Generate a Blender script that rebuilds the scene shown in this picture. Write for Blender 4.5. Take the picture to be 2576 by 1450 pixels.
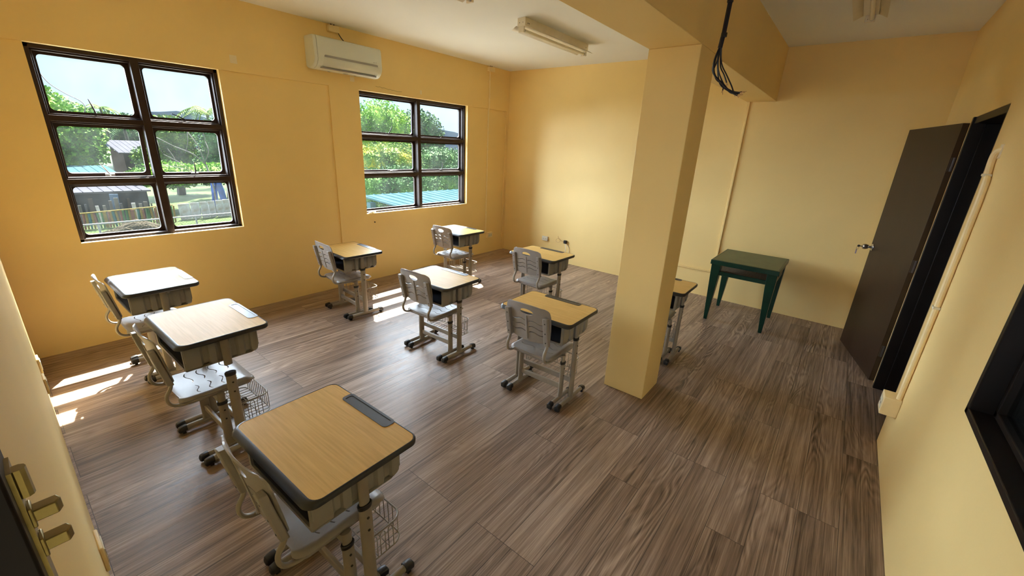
import bpy, math, random
from mathutils import Vector, Matrix
random.seed(7)
PI = math.pi
scn = bpy.context.scene
for o in list(bpy.data.objects):
    bpy.data.objects.remove(o)
col = scn.collection

# ------------------------------------------------------------------ camera
R = [[0.62623865, -0.77830163, 0.04551629],
     [-0.22487187, -0.23622073, -0.94532133],
     [0.74649702, 0.58176142, -0.32294869]]
cam_d = bpy.data.cameras.new('camera')
cam = bpy.data.objects.new('camera', cam_d)
col.objects.link(cam)
cam_d.sensor_width = 36.0
cam_d.sensor_fit = 'HORIZONTAL'
cam_d.lens = 36.0 * 1043.65 / 2576.0
cam_d.clip_start = 0.01
cam_d.clip_end = 2000
m = Matrix.Identity(4)
for i in range(3):
    m[i][0] = R[0][i]
    m[i][1] = -R[1][i]
    m[i][2] = -R[2][i]
m[0][3], m[1][3], m[2][3] = 0.017, 0.550, 1.830
cam.matrix_world = m
scn.camera = cam

# ------------------------------------------------------------------ world, sun, exposure
scn.view_settings.view_transform = 'Standard'
scn.view_settings.look = 'None'
scn.view_settings.gamma = 1.0
scn.view_settings.use_curve_mapping = False
scn.view_settings.exposure = 1.0
world = bpy.data.worlds.new('sky')
scn.world = world
world.use_nodes = True
wn, wl = world.node_tree.nodes, world.node_tree.links
wn.clear()
w_out = wn.new('ShaderNodeOutputWorld')
w_bg = wn.new('ShaderNodeBackground')
w_tc = wn.new('ShaderNodeTexCoord')
w_no = wn.new('ShaderNodeTexNoise')
w_no.inputs['Scale'].default_value = 2.2
w_no.inputs['Detail'].default_value = 5
w_rp = wn.new('ShaderNodeValToRGB')
w_rp.color_ramp.elements[0].position = 0.35
w_rp.color_ramp.elements[0].color = (0.44, 0.68, 1.0, 1)
w_rp.color_ramp.elements[1].position = 0.72
w_rp.color_ramp.elements[1].color = (0.78, 0.90, 1.0, 1)
wl.new(w_tc.outputs['Generated'], w_no.inputs['Vector'])
wl.new(w_no.outputs['Fac'], w_rp.inputs['Fac'])
wl.new(w_rp.outputs['Color'], w_bg.inputs['Color'])
w_bg.inputs['Strength'].default_value = 0.80
wl.new(w_bg.outputs['Background'], w_out.inputs['Surface'])


def sun_lamp(name, direction, strength, angle, color):
    d = bpy.data.lights.new(name, 'SUN')
    d.energy = strength
    d.angle = math.radians(angle)
    d.color = color
    o = bpy.data.objects.new(name, d)
    col.objects.link(o)
    o.location = (2, 12, 9)
    o.rotation_euler = Vector(direction).to_track_quat('-Z', 'Y').to_euler()
    return o


sun_lamp('sun', (-0.385, -0.61, -1.0), 30.0, 0.6, (1.0, 0.93, 0.82))
# the bright, wide sky seen from the window side
sun_lamp('skylight', (0.05, -1.0, -0.25), 27.0, 108.0, (0.82, 0.93, 1.08))
# added soft fill lamp from the doorway side, lifts the column's left face
sun_lamp('doorway_fill', (1.0, 0.25, -0.30), 1.2, 80.0, (1.0, 0.97, 0.92))
scn.cycles.diffuse_bounces = 8
scn.cycles.max_bounces = 12
scn.cycles.sample_clamp_indirect = 12


# ------------------------------------------------------------------ materials
def newmat(name):
    mt = bpy.data.materials.new(name)
    mt.use_nodes = True
    nt = mt.node_tree
    b = nt.nodes.get('Principled BSDF')
    return mt, nt, b


def mk(name, color, rough=0.5, metal=0.0, spec=0.5, var=0.0, vscale=8.0, bump=0.0, bscale=200.0, color2=None, stretch=None, coat=0.0):
    mt, nt, b = newmat(name)
    N, L = nt.nodes, nt.links
    b.inputs['Base Color'].default_value = (*color, 1)
    b.inputs['Roughness'].default_value = rough
    b.inputs['Metallic'].default_value = metal
    b.inputs['Specular IOR Level'].default_value = spec
    if coat:
        b.inputs['Coat Weight'].default_value = coat
        b.inputs['Coat Roughness'].default_value = 0.15
    tc = N.new('ShaderNodeTexCoord')
    mp = N.new('ShaderNodeMapping')
    L.new(tc.outputs['Object'], mp.inputs['Vector'])
    if stretch:
        mp.inputs['Scale'].default_value = stretch
    if var or color2:
        no = N.new('ShaderNodeTexNoise')
        no.inputs['Scale'].default_value = vscale
        no.inputs['Detail'].default_value = 6
        L.new(mp.outputs['Vector'], no.inputs['Vector'])
        rp = N.new('ShaderNodeValToRGB')
        rp.color_ramp.elements[0].position = 0.33
        rp.color_ramp.elements[1].position = 0.67
        c2 = color2 or tuple(max(0.0, c * (1 - var)) for c in color)
        rp.color_ramp.elements[0].color = (*c2, 1)
        rp.color_ramp.elements[1].color = (*color, 1)
        L.new(no.outputs['Fac'], rp.inputs['Fac'])
        L.new(rp.outputs['Color'], b.inputs['Base Color'])
    if bump:
        nb = N.new('ShaderNodeTexNoise')
        nb.inputs['Scale'].default_value = bscale
        nb.inputs['Detail'].default_value = 3
        L.new(mp.outputs['Vector'], nb.inputs['Vector'])
        bp = N.new('ShaderNodeBump')
        bp.inputs['Strength'].default_value = bump
        bp.inputs['Distance'].default_value = 0.002
        L.new(nb.outputs['Fac'], bp.inputs['Height'])
        L.new(bp.outputs['Normal'], b.inputs['Normal'])
    return mt


def tint_gloss(mt, c):
    mt.node_tree.nodes['Principled BSDF'].inputs['Specular Tint'].default_value = (*c, 1)
    return mt


def floor_material():
    mt, nt, b = newmat('vinyl_planks')
    N, L = nt.nodes, nt.links

    def math_n(op, a=None, bb=None, clamp=False):
        n = N.new('ShaderNodeMath')
        n.operation = op
        n.use_clamp = clamp
        for k, v in enumerate((a, bb)):
            if v is None:
                continue
            if isinstance(v, (int, float)):
                n.inputs[k].default_value = v
            else:
                L.new(v, n.inputs[k])
        return n.outputs[0]
    tc = N.new('ShaderNodeTexCoord')
    br = N.new('ShaderNodeTexBrick')
    br.offset = 0.37
    br.offset_frequency = 3
    br.inputs['Scale'].default_value = 1.0
    br.inputs['Brick Width'].default_value = 1.22
    br.inputs['Row Height'].default_value = 0.183
    br.inputs['Mortar Size'].default_value = 0.0013
    br.inputs['Mortar Smooth'].default_value = 0.2
    br.inputs['Bias'].default_value = 0.0
    br.inputs['Color1'].default_value = (0, 0, 0, 1)
    br.inputs['Color2'].default_value = (1, 1, 1, 1)
    br.inputs['Mortar'].default_value = (0.5, 0.5, 0.5, 1)
    L.new(tc.outputs['Object'], br.inputs['Vector'])
    sep = N.new('ShaderNodeSeparateXYZ')
    L.new(tc.outputs['Object'], sep.inputs[0])
    rnd = N.new('ShaderNodeSeparateColor')
    L.new(br.outputs['Color'], rnd.inputs[0])
    r = rnd.outputs[0]
    row = math_n('FLOOR', math_n('DIVIDE', sep.outputs['Y'], 0.183))
    offx = math_n('ADD', math_n('MULTIPLY', r, 31.0), math_n('MULTIPLY', row, 7.31))
    cx = math_n('ADD', sep.outputs['X'], offx)
    cmb = N.new('ShaderNodeCombineXYZ')
    L.new(cx, cmb.inputs[0])
    L.new(sep.outputs['Y'], cmb.inputs[1])
    L.new(offx, cmb.inputs[2])

    def noise(sx, sy, detail, dist, rough=0.6):
        mp = N.new('ShaderNodeMapping')
        mp.inputs['Scale'].default_value = (sx, sy, 1)
        L.new(cmb.outputs[0], mp.inputs['Vector'])
        n = N.new('ShaderNodeTexNoise')
        n.inputs['Scale'].default_value = 1
        n.inputs['Detail'].default_value = detail
        n.inputs['Roughness'].default_value = rough
        n.inputs['Distortion'].default_value = dist
        L.new(mp.outputs[0], n.inputs['Vector'])
        return n.outputs['Fac']
    field = noise(0.75, 5.5, 2, 0.35)
    rings = math_n('FRACT', math_n('MULTIPLY', field, 17.0))
    tri = math_n('ABSOLUTE', math_n('SUBTRACT', math_n('MULTIPLY', rings, 2.0), 1.0))
    mask = math_n('MULTIPLY', math_n('SUBTRACT', noise(0.9, 4.5, 1, 0.0), 0.47), 5.0, True)
    tri = math_n('MULTIPLY', math_n('SUBTRACT', tri, 0.5), mask)
    fine = noise(2.2, 150.0, 4, 0.12, 0.7)
    mid = noise(1.1, 30.0, 5, 0.25, 0.65)
    broad = noise(0.6, 5.0, 2, 0.2)
    v = math_n('ADD', math_n('MULTIPLY', tri, 0.24), math_n('MULTIPLY', fine, 0.75))
    v = math_n('ADD', v, math_n('MULTIPLY', mid, 0.62))
    v = math_n('ADD', v, math_n('MULTIPLY', broad, 0.30))
    v = math_n('ADD', v, math_n('MULTIPLY', r, 0.13))
    v = math_n('MULTIPLY', math_n('SUBTRACT', v, 0.90), 1.35)
    v = math_n('ADD', v, 0.47)
    rp = N.new('ShaderNodeValToRGB')
    e = rp.color_ramp.elements
    e[0].position = 0.18
    e[0].color = (0.085, 0.054, 0.038, 1)
    e[1].position = 0.92
    e[1].color = (0.60, 0.46, 0.36, 1)
    k = e.new(0.47)
    k.color = (0.275, 0.195, 0.147, 1)
    k = e.new(0.66)
    k.color = (0.415, 0.31, 0.24, 1)
    L.new(v, rp.inputs['Fac'])
    mx = N.new('ShaderNodeMix')
    mx.data_type = 'RGBA'
    mx.inputs[7].default_value = (0.045, 0.033, 0.026, 1)
    L.new(br.outputs['Fac'], mx.inputs[0])
    L.new(rp.outputs['Color'], mx.inputs[6])
    L.new(mx.outputs[2], b.inputs['Base Color'])
    rr = math_n('ADD', math_n('MULTIPLY', mid, 0.22), 0.30)
    L.new(rr, b.inputs['Roughness'])
    b.inputs['Specular IOR Level'].default_value = 0.5
    h = math_n('SUBTRACT', math_n('ADD', fine, math_n('MULTIPLY', mid, 0.8)), math_n('MULTIPLY', br.outputs['Fac'], 1.5))
    bp = N.new('ShaderNodeBump')
    bp.inputs['Strength'].default_value = 0.55
    bp.inputs['Distance'].default_value = 0.0016
    L.new(h, bp.inputs['Height'])
    L.new(bp.outputs['Normal'], b.inputs['Normal'])
    return mt


def glass_material():
    mt = bpy.data.materials.new('dusty_window_glass')
    mt.use_nodes = True
    N, L = mt.node_tree.nodes, mt.node_tree.links
    N.clear()
    out = N.new('ShaderNodeOutputMaterial')
    tr = N.new('ShaderNodeBsdfTransparent')
    tr.inputs['Color'].default_value = (0.93, 0.97, 0.96, 1)
    gl = N.new('ShaderNodeBsdfGlossy')
    gl.inputs['Roughness'].default_value = 0.03
    fr = N.new('ShaderNodeFresnel')
    fr.inputs['IOR'].default_value = 1.35
    mx = N.new('ShaderNodeMixShader')
    L.new(fr.outputs[0], mx.inputs[0])
    L.new(tr.outputs[0], mx.inputs[1])
    L.new(gl.outputs[0], mx.inputs[2])
    # thin film of dust that scatters a little daylight
    df = N.new('ShaderNodeBsdfTranslucent')
    df.inputs['Color'].default_value = (0.8, 0.9, 0.88, 1)
    no = N.new('ShaderNodeTexNoise')
    no.inputs['Scale'].default_value = 5
    no.inputs['Detail'].default_value = 6
    tc = N.new('ShaderNodeTexCoord')
    L.new(tc.outputs['Object'], no.inputs['Vector'])
    mr = N.new('ShaderNodeMapRange')
    mr.inputs['From Min'].default_value = 0.35
    mr.inputs['From Max'].default_value = 0.75
    mr.inputs['To Min'].default_value = 0.003
    mr.inputs['To Max'].default_value = 0.010
    L.new(no.outputs['Fac'], mr.inputs['Value'])
    m2 = N.new('ShaderNodeMixShader')
    L.new(mr.outputs[0], m2.inputs[0])
    L.new(mx.outputs[0], m2.inputs[1])
    L.new(df.outputs[0], m2.inputs[2])
    L.new(m2.outputs[0], out.inputs['Surface'])
    return mt


def foliage_material(name, c1, c2, c3):
    mt, nt, b = newmat(name)
    N, L = nt.nodes, nt.links
    tc = N.new('ShaderNodeTexCoord')
    no = N.new('ShaderNodeTexNoise')
    no.inputs['Scale'].default_value = 0.9
    no.inputs['Detail'].default_value = 7
    no.inputs['Roughness'].default_value = 0.7
    L.new(tc.outputs['Object'], no.inputs['Vector'])
    rp = N.new('ShaderNodeValToRGB')
    e = rp.color_ramp.elements
    e[0].position = 0.36
    e[0].color = (*c1, 1)
    e[1].position = 0.66
    e[1].color = (*c3, 1)
    k = e.new(0.5)
    k.color = (*c2, 1)
    L.new(no.outputs['Fac'], rp.inputs['Fac'])
    L.new(rp.outputs['Color'], b.inputs['Base Color'])
    b.inputs['Roughness'].default_value = 0.8
    b.inputs['Specular IOR Level'].default_value = 0.1
    return mt


M = {
    'wall': mk('yellow_wall_paint', (0.90, 0.675, 0.285), 0.55, var=0.05, vscale=1.5, bump=0.15, bscale=60),
    'patch': mk('pale_plaster_patch', (0.86, 0.74, 0.52), 0.7),
    'ceil': mk('white_ceiling_paint', (0.84, 0.85, 0.82), 0.8, var=0.03, vscale=1.2),
    'floor': floor_material(),
    'brown': mk('dark_brown_window_steel', (0.036, 0.019, 0.015), 0.48, spec=0.3, var=0.35, vscale=14, bump=0.2, bscale=90),
    'handle': mk('pitted_handle_metal', (0.06, 0.05, 0.05), 0.4, 0.6),
    'alu': mk('dull_aluminium', (0.45, 0.46, 0.47), 0.45, 0.7),
    'glass': glass_material(),
    'door': mk('dark_brown_door_paint', (0.034, 0.017, 0.009), 0.42, spec=0.3, var=0.25, vscale=3, bump=0.1, bscale=40),
    'darkwood': mk('almost_black_frame_paint', (0.012, 0.008, 0.006), 0.45, spec=0.2, var=0.3, vscale=6),
    'corridor': mk('unlit_corridor_black', (0.012, 0.010, 0.009), 0.8, var=0.2),  # near-black colour stands in for the lack of light out there
    'chrome': mk('brushed_chrome', (0.62, 0.62, 0.62), 0.22, 1.0, var=0.1, vscale=30),
    'brass': mk('worn_brass', (0.36, 0.29, 0.13), 0.35, 0.9, var=0.3, vscale=60),
    'ivory': mk('ivory_conduit_paint', (0.92, 0.75, 0.42), 0.5, var=0.06, vscale=20),
    'ivory2': mk('ivory_switch_plastic', (0.74, 0.70, 0.55), 0.4, var=0.05, vscale=30),
    'acwhite': mk('white_air_conditioner_plastic', (0.70, 0.73, 0.66), 0.3, var=0.03, vscale=4, coat=0.3),
    'acgrey': mk('grey_air_conditioner_slot', (0.32, 0.32, 0.31), 0.4),
    'black': mk('black_rubber', (0.018, 0.019, 0.022), 0.42, var=0.3, vscale=50),
    'band': mk('charcoal_edge_plastic', (0.026, 0.028, 0.034), 0.38, var=0.12, vscale=40, bump=0.15, bscale=500),
    'tube': mk('beige_grey_powder_coated_steel', (0.31, 0.275, 0.23), 0.36, var=0.06, vscale=25),
    'plastic': mk('light_grey_moulded_plastic', (0.325, 0.305, 0.29), 0.36, var=0.05, vscale=20, bump=0.2, bscale=420),
    'bin': mk('grey_desk_bin_plastic', (0.28, 0.268, 0.245), 0.42, var=0.05, vscale=18, bump=0.15, bscale=380),
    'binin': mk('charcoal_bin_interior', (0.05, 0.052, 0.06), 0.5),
    'dot': mk('dark_screw_steel', (0.03, 0.03, 0.03), 0.4, 0.5),
    'wood': mk('honey_wood_laminate', (0.78, 0.53, 0.19), 0.42, spec=0.07, vscale=3.0, stretch=(34, 1.6, 8), color2=(0.66, 0.43, 0.14), bump=0.12, bscale=400),
    'green': mk('dark_green_gloss_paint', (0.003, 0.034, 0.019), 0.36, spec=0.35, var=0.3, vscale=12),
    'ply': mk('bare_plywood', (0.35, 0.25, 0.15), 0.7, var=0.3, vscale=5, stretch=(2, 20, 2)),
    'lamp': mk('cream_lamp_enamel', (0.80, 0.74, 0.60), 0.4, var=0.06, vscale=15),
    'tubeglass': mk('unlit_fluorescent_glass', (0.85, 0.80, 0.66), 0.25),
    'cable': mk('navy_black_cable', (0.010, 0.012, 0.024), 0.35),  # unseen yard, pale concrete added to bounce daylight up to the ceiling
    'copper': mk('bare_copper_strands', (0.60, 0.38, 0.22), 0.4, 0.8),
    'whitecable': mk('white_cable_sheath', (0.80, 0.80, 0.78), 0.45),
    'paper': mk('white_paper_scrap', (0.85, 0.84, 0.82), 0.8),
    'tag': mk('purple_key_tag', (0.22, 0.16, 0.26), 0.5, var=0.5, vscale=60),
    'concrete': mk('bounce_concrete', (0.30, 0.30, 0.27), 0.9, var=0.15, vscale=1.0),
    'grass': mk('short_grass', (0.045, 0.062, 0.020), 0.95, spec=0.05, color2=(0.022, 0.042, 0.010), vscale=2.5),
    'outwall': mk('plaster_outside', (0.35, 0.33, 0.28), 0.9),
    'bark': mk('grey_bark', (0.035, 0.028, 0.022), 0.9, var=0.4, vscale=9),
    'branch': mk('pale_bare_branches', (0.09, 0.085, 0.075), 0.9, var=0.3, vscale=9),
    'roofblue': mk('light_blue_roof_sheet', (0.030, 0.068, 0.080), 0.8, spec=0.0, var=0.2, vscale=2),
    'roofwhite': mk('pale_grey_roof_sheet', (0.05, 0.05, 0.06), 0.8, spec=0.0, var=0.2, vscale=2),
    'housewall': mk('weathered_house_wall', (0.030, 0.022, 0.017), 0.9, spec=0.0, var=0.4, vscale=3),
    'shedwall': mk('dark_shed_wall', (0.006, 0.009, 0.012), 0.9, spec=0.0, var=0.3, vscale=3),
    'blueboard': mk('blue_painted_board', (0.03, 0.075, 0.15), 0.8, var=0.25, vscale=9),
    'tarp': mk('bright_blue_tarpaulin', (0.004, 0.05, 0.25), 0.5, var=0.35, vscale=4),
    'sheet': mk('rusty_grey_metal_sheet', (0.34, 0.36, 0.42), 0.75, color2=(0.22, 0.18, 0.16), vscale=3.5),
    'rail': mk('pale_fence_pipe', (0.11, 0.12, 0.14), 0.6, var=0.1),
    'wiremesh': mk('galvanised_fence_wire', (0.05, 0.05, 0.05), 0.6),
    'straw': mk('dry_straw_bundle', (0.11, 0.085, 0.05), 0.95, var=0.5, vscale=9, stretch=(1, 4, 8)),
    'leafA': foliage_material('leaves_yellow_green', (0.017, 0.046, 0.007), (0.058, 0.129, 0.013), (0.177, 0.250, 0.021)),
    'leafB': foliage_material('leaves_deep_green', (0.008, 0.034, 0.010), (0.025, 0.083, 0.021), (0.079, 0.177, 0.038)),
    'leafC': foliage_material('leaves_fresh_green', (0.026, 0.072, 0.010), (0.086, 0.205, 0.018), (0.282, 0.410, 0.035)),
    'leafD': foliage_material('leaves_with_yellow_flowers', (0.019, 0.053, 0.009), (0.072, 0.153, 0.017), (0.360, 0.312, 0.019)),
    'hill': mk('hazy_far_hills', (0.12, 0.155, 0.19), 1.0, spec=0.0, var=0.3, vscale=0.05),
}
for _k, _c in (('pg', (0.035, 0.11, 0.035)), ('py', (0.16, 0.115, 0.02)), ('pr', (0.14, 0.055, 0.035)), ('pt', (0.01, 0.085, 0.085))):
    M[_k] = mk('fence_paint_' + _k, _c, 0.8, spec=0.1, var=0.3, vscale=6)

tint_gloss(M['wood'], (0.72, 0.86, 1.0))  # blue of the sky glare put into the desktop gloss colour


# ------------------------------------------------------------------ mesh helpers
class MB:
    def __init__(s):
        s.v, s.f, s.mi, s.cur = [], [], [], 0

    def add(s, vs, fs):
        b = len(s.v)
        s.v += [tuple(p) for p in vs]
        s.f += [tuple(b + i for i in f) for f in fs]
        s.mi += [s.cur] * len(fs)

    def box(s, x0, x1, y0, y1, z0, z1):
        s.add([(x0, y0, z0), (x1, y0, z0), (x1, y1, z0), (x0, y1, z0), (x0, y0, z1), (x1, y0, z1), (x1, y1, z1), (x0, y1, z1)],
              [(0, 3, 2, 1), (4, 5, 6, 7), (0, 1, 5, 4), (1, 2, 6, 5), (2, 3, 7, 6), (3, 0, 4, 7)])
        return s

    def loft(s, loops, cap0=True, cap1=True, ring=True, closed=False):
        n = len(loops[0])
        vs = [p for l in loops for p in l]
        fs = []
        m_ = len(loops)
        for k in range(m_ if closed else m_ - 1):
            a, b = k * n, ((k + 1) % m_) * n
            for i in range(n if ring else n - 1):
                j = (i + 1) % n
                fs.append((a + i, a + j, b + j, b + i))
        if cap0 and not closed:
            fs.append(tuple(reversed(range(n))))
        if cap1 and not closed:
            fs.append(tuple((m_ - 1) * n + i for i in range(n)))
        s.add(vs, fs)
        return s

    def tube(s, pts, r, n=8, closed=False, r2=None, up=None, cap=True):
        """sweep; r = radius or list; r2 = second half-axis"""
        P = [Vector(p) for p in pts]
        m_ = len(P)
        loops = []
        prev = None
        for i in range(m_):
            if closed:
                t = P[(i + 1) % m_] - P[i - 1]
            else:
                t = P[min(i + 1, m_ - 1)] - P[max(i - 1, 0)]
            t.normalize()
            if prev is None:
                u = Vector(up) if up else (Vector((0, 0, 1)) if abs(t.z) < 0.9 else Vector((1, 0, 0)))
                u = (u - t * u.dot(t)).normalized()
            else:
                u = (prev - t * prev.dot(t)).normalized()
            prev = u
            w = t.cross(u)
            ra = r[i] if isinstance(r, (list, tuple)) else r
            rb = r2 if r2 else ra
            loops.append([P[i] + u * (ra * math.cos(2 * PI * k / n)) + w * (rb * math.sin(2 * PI * k / n)) for k in range(n)])
        s.loft(loops, cap, cap, True, closed)
        return s

    def build(s, name, mat, parent=None, smooth=True, bevel=0.0, seg=2, solid=0.0, offset=0.0, angle=35):
        me = bpy.data.meshes.new(name)
        me.from_pydata(s.v, [], s.f)
        mats = mat if isinstance(mat, (list, tuple)) else [mat]
        for q in mats:
            me.materials.append(q)
        if len(mats) > 1:
            me.polygons.foreach_set('material_index', s.mi)
        if smooth:
            me.polygons.foreach_set('use_smooth', [True] * len(me.polygons))
            try:
                me.set_sharp_from_angle(angle=math.radians(angle))
            except Exception:
                pass
        me.update()
        o = bpy.data.objects.new(name, me)
        col.objects.link(o)
        if parent:
            o.parent = parent
        if solid:
            md = o.modifiers.new('thickness', 'SOLIDIFY')
            md.thickness = solid
            md.offset = offset
        if bevel:
            md = o.modifiers.new('bevel', 'BEVEL')
            md.width = bevel
            md.segments = seg
            md.limit_method = 'ANGLE'
            md.angle_limit = math.radians(40)
        return o


def box(x0, x1, y0, y1, z0, z1):
    return MB().box(x0, x1, y0, y1, z0, z1)


def rr(x0, x1, y0, y1, r, n=6):
    """rounded rectangle, counter-clockwise list of 2D points"""
    pts = []
    for cx, cy, a0 in ((x1 - r, y1 - r, 0), (x0 + r, y1 - r, PI / 2), (x0 + r, y0 + r, PI), (x1 - r, y0 + r, 3 * PI / 2)):
        for k in range(n + 1):
            a = a0 + (PI / 2) * k / n
            pts.append((cx + r * math.cos(a), cy + r * math.sin(a)))
    return pts


def smooth_path(pts, k=6):
    P = [Vector(p) for p in pts]
    out = []
    for i in range(len(P) - 1):
        p0, p1, p2, p3 = P[max(i - 1, 0)], P[i], P[i + 1], P[min(i + 2, len(P) - 1)]
        for j in range(k):
            t = j / k
            out.append(0.5 * ((2 * p1) + (p2 - p0) * t + (2 * p0 - 5 * p1 + 4 * p2 - p3) * t * t + (3 * p1 - p0 - 3 * p2 + p3) * t ** 3))
    out.append(P[-1])
    return out


def empty(name, loc, rz=0.0):
    o = bpy.data.objects.new(name, None)
    col.objects.link(o)
    o.location = loc
    o.rotation_euler = (0, 0, rz)
    o.empty_display_size = 0.1
    return o


def tag(o, label, cat, group=None, kind=None):
    o['label'] = label
    o['category'] = cat
    if group:
        o['group'] = group
    if kind:
        o['kind'] = kind
    return o


def struct(o):
    o['kind'] = 'structure'
    return o


KIDS = {}


def edge_split(o):
    md = o.modifiers.new('crisp_edges', 'EDGE_SPLIT')
    md.split_angle = math.radians(42)
    return o


def kids(o):
    return [c for c in bpy.data.objects if c.parent == o]


def copy_tree(o, parent=None):
    c = o.copy()
    col.objects.link(c)
    if parent is not None:
        c.parent = parent
    for ch in kids(o):
        copy_tree(ch, c)
    return c


# ------------------------------------------------------------------ room shell
WY, LX, HZ = 5.405, 5.92, 3.0      # window wall, far wall, ceiling
XL = -0.012                        # left wall face
ZT, ZS = 2.385, 0.905              # window head and sill
X1A, X1B = 0.432, 1.650            # window 1
X2A, X2B = 3.095, 4.950            # window 2

struct(box(-1.4, LX + 0.2, -2.2, WY + 0.2, -0.12, 0).build('floor', M['floor'], smooth=False))
struct(box(-1.4, LX + 0.2, -2.2, WY + 0.22, HZ, HZ + 0.15).build('ceiling', M['ceil'], smooth=False))

# window wall: recessed infill plus proud band above and piers
w = MB()
yi, yo = WY + 0.017, WY + 0.20
for x0, x1, z0, z1 in ((-1.4, X1A, 0, ZT), (X1A, X1B, 0, ZS), (X1B, 2.72, 0, ZT), (X2A, X2B, 0, ZS), (X2B, 5.86, 0, ZT)):
    w.box(x0, x1, yi, yo, z0, z1)
w.box(-1.4, LX + 0.2, WY, yo, ZT, HZ)
w.box(2.72, X2A, WY, yo, 0, ZT)
w.box(5.86, LX + 0.2, WY, yo, 0, ZT)
wall_win = struct(w.build('wall_back', M['wall'], smooth=False))
wall_far = struct(box(LX, LX + 0.2, -2.2, WY + 0.2, 0, HZ).build('wall_right', M['wall'], smooth=False))
# left wall with the opening the picture is taken from
w = MB()
w.box(XL - 0.15, XL, 0.90, WY + 0.01, 0, HZ)
w.box(XL - 0.15, XL, -0.15, 0.90, 2.15, HZ)
struct(w.build('wall_left', M['wall'], smooth=False))
# right-hand wall (door and inner window)
DX0, DX1, DZ = 3.545, 4.49, 2.17
RX0, RX1, RZ0, RZ1 = 0.35, 2.230, 0.930, 2.25
w = MB()
for x0, x1, z0, z1 in ((XL - 0.15, RX0, 0, HZ), (RX0, RX1, 0, RZ0), (RX0, RX1, RZ1, HZ), (RX1, DX0, 0, HZ), (DX0, DX1, DZ, HZ), (DX1, LX, 0, HZ)):
    w.box(x0, x1, -0.15, 0, z0, z1)
struct(w.build('wall_front', M['wall'], smooth=False))
# corridor behind it and at the camera's back, its darkness put into the colour
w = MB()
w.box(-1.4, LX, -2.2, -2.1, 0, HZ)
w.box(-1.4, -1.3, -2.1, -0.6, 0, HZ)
w.box(-1.4, -1.3, -0.6, 2.3, 2.4, HZ)  # gap below it is shaped to let the added doorway fill in
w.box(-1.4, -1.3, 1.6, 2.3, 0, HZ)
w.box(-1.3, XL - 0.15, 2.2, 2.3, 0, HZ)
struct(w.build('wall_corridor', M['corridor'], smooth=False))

# column and the beam it carries
struct(box(2.883, 3.206, 1.445, 1.771, 0, 2.457).build('wall_column', M['wall'], bevel=0.004))
w = MB()
w.box(XL, 3.206, 1.445, 1.771, 2.457, HZ)
w.box(3.206, LX, 1.458, 1.760, 2.452, HZ)
struct(w.build('wall_beam', M['wall'], bevel=0.003))

# shallow picture-frame moulding on the far wall
w = MB()
for (y0, y1, z0, z1) in ((1.722, 1.747, 0.345, 2.452), (1.747, 2.62, 0.345, 0.370), (2.62, 2.645, 0.345, 2.452)):
    w.box(LX - 0.018, LX, y0, y1, z0, z1)
struct(w.build('trim_1', M['wall'], bevel=0.004))

# filler patches, crack and nail hole on the window wall
w = MB()
w.box(1.755, 1.815, WY - 0.0012, WY, 2.455, 2.525)
w.box(2.99, 3.045, WY - 0.0012, WY, 2.462, 2.515)
w.box(4.02, 4.05, WY - 0.0012, WY, 2.44, 2.49)
w.build('plaster_patch', M['patch'], wall_win, smooth=False)
w = MB()
pth = [(3.33 + 0.03 * i, WY - 0.0008, 2.455 - 0.0018 * i + random.uniform(-.007, .007)) for i in range(14)]
w.tube(pth, 0.0012, 4)
w.tube([(3.205, yi - 0.0008, 0.79), (3.22, yi - 0.0008, 0.785)], 0.009, 6)
w.build('wall_crack', M['straw'], wall_win, smooth=False)


# ------------------------------------------------------------------ windows
def ring2(mb, outer, inner, y0, y1, place):
    """frame ring between two loops in a local (a, b) plane; place maps (a, b, depth)"""
    n = len(outer)
    loops = [[place(a, b, y0) for a, b in outer], [place(a, b, y0) for a, b in inner],
             [place(a, b, y1) for a, b in inner], [place(a, b, y1) for a, b in outer]]
    mb.loft(loops, False, False, True, True)


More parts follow.
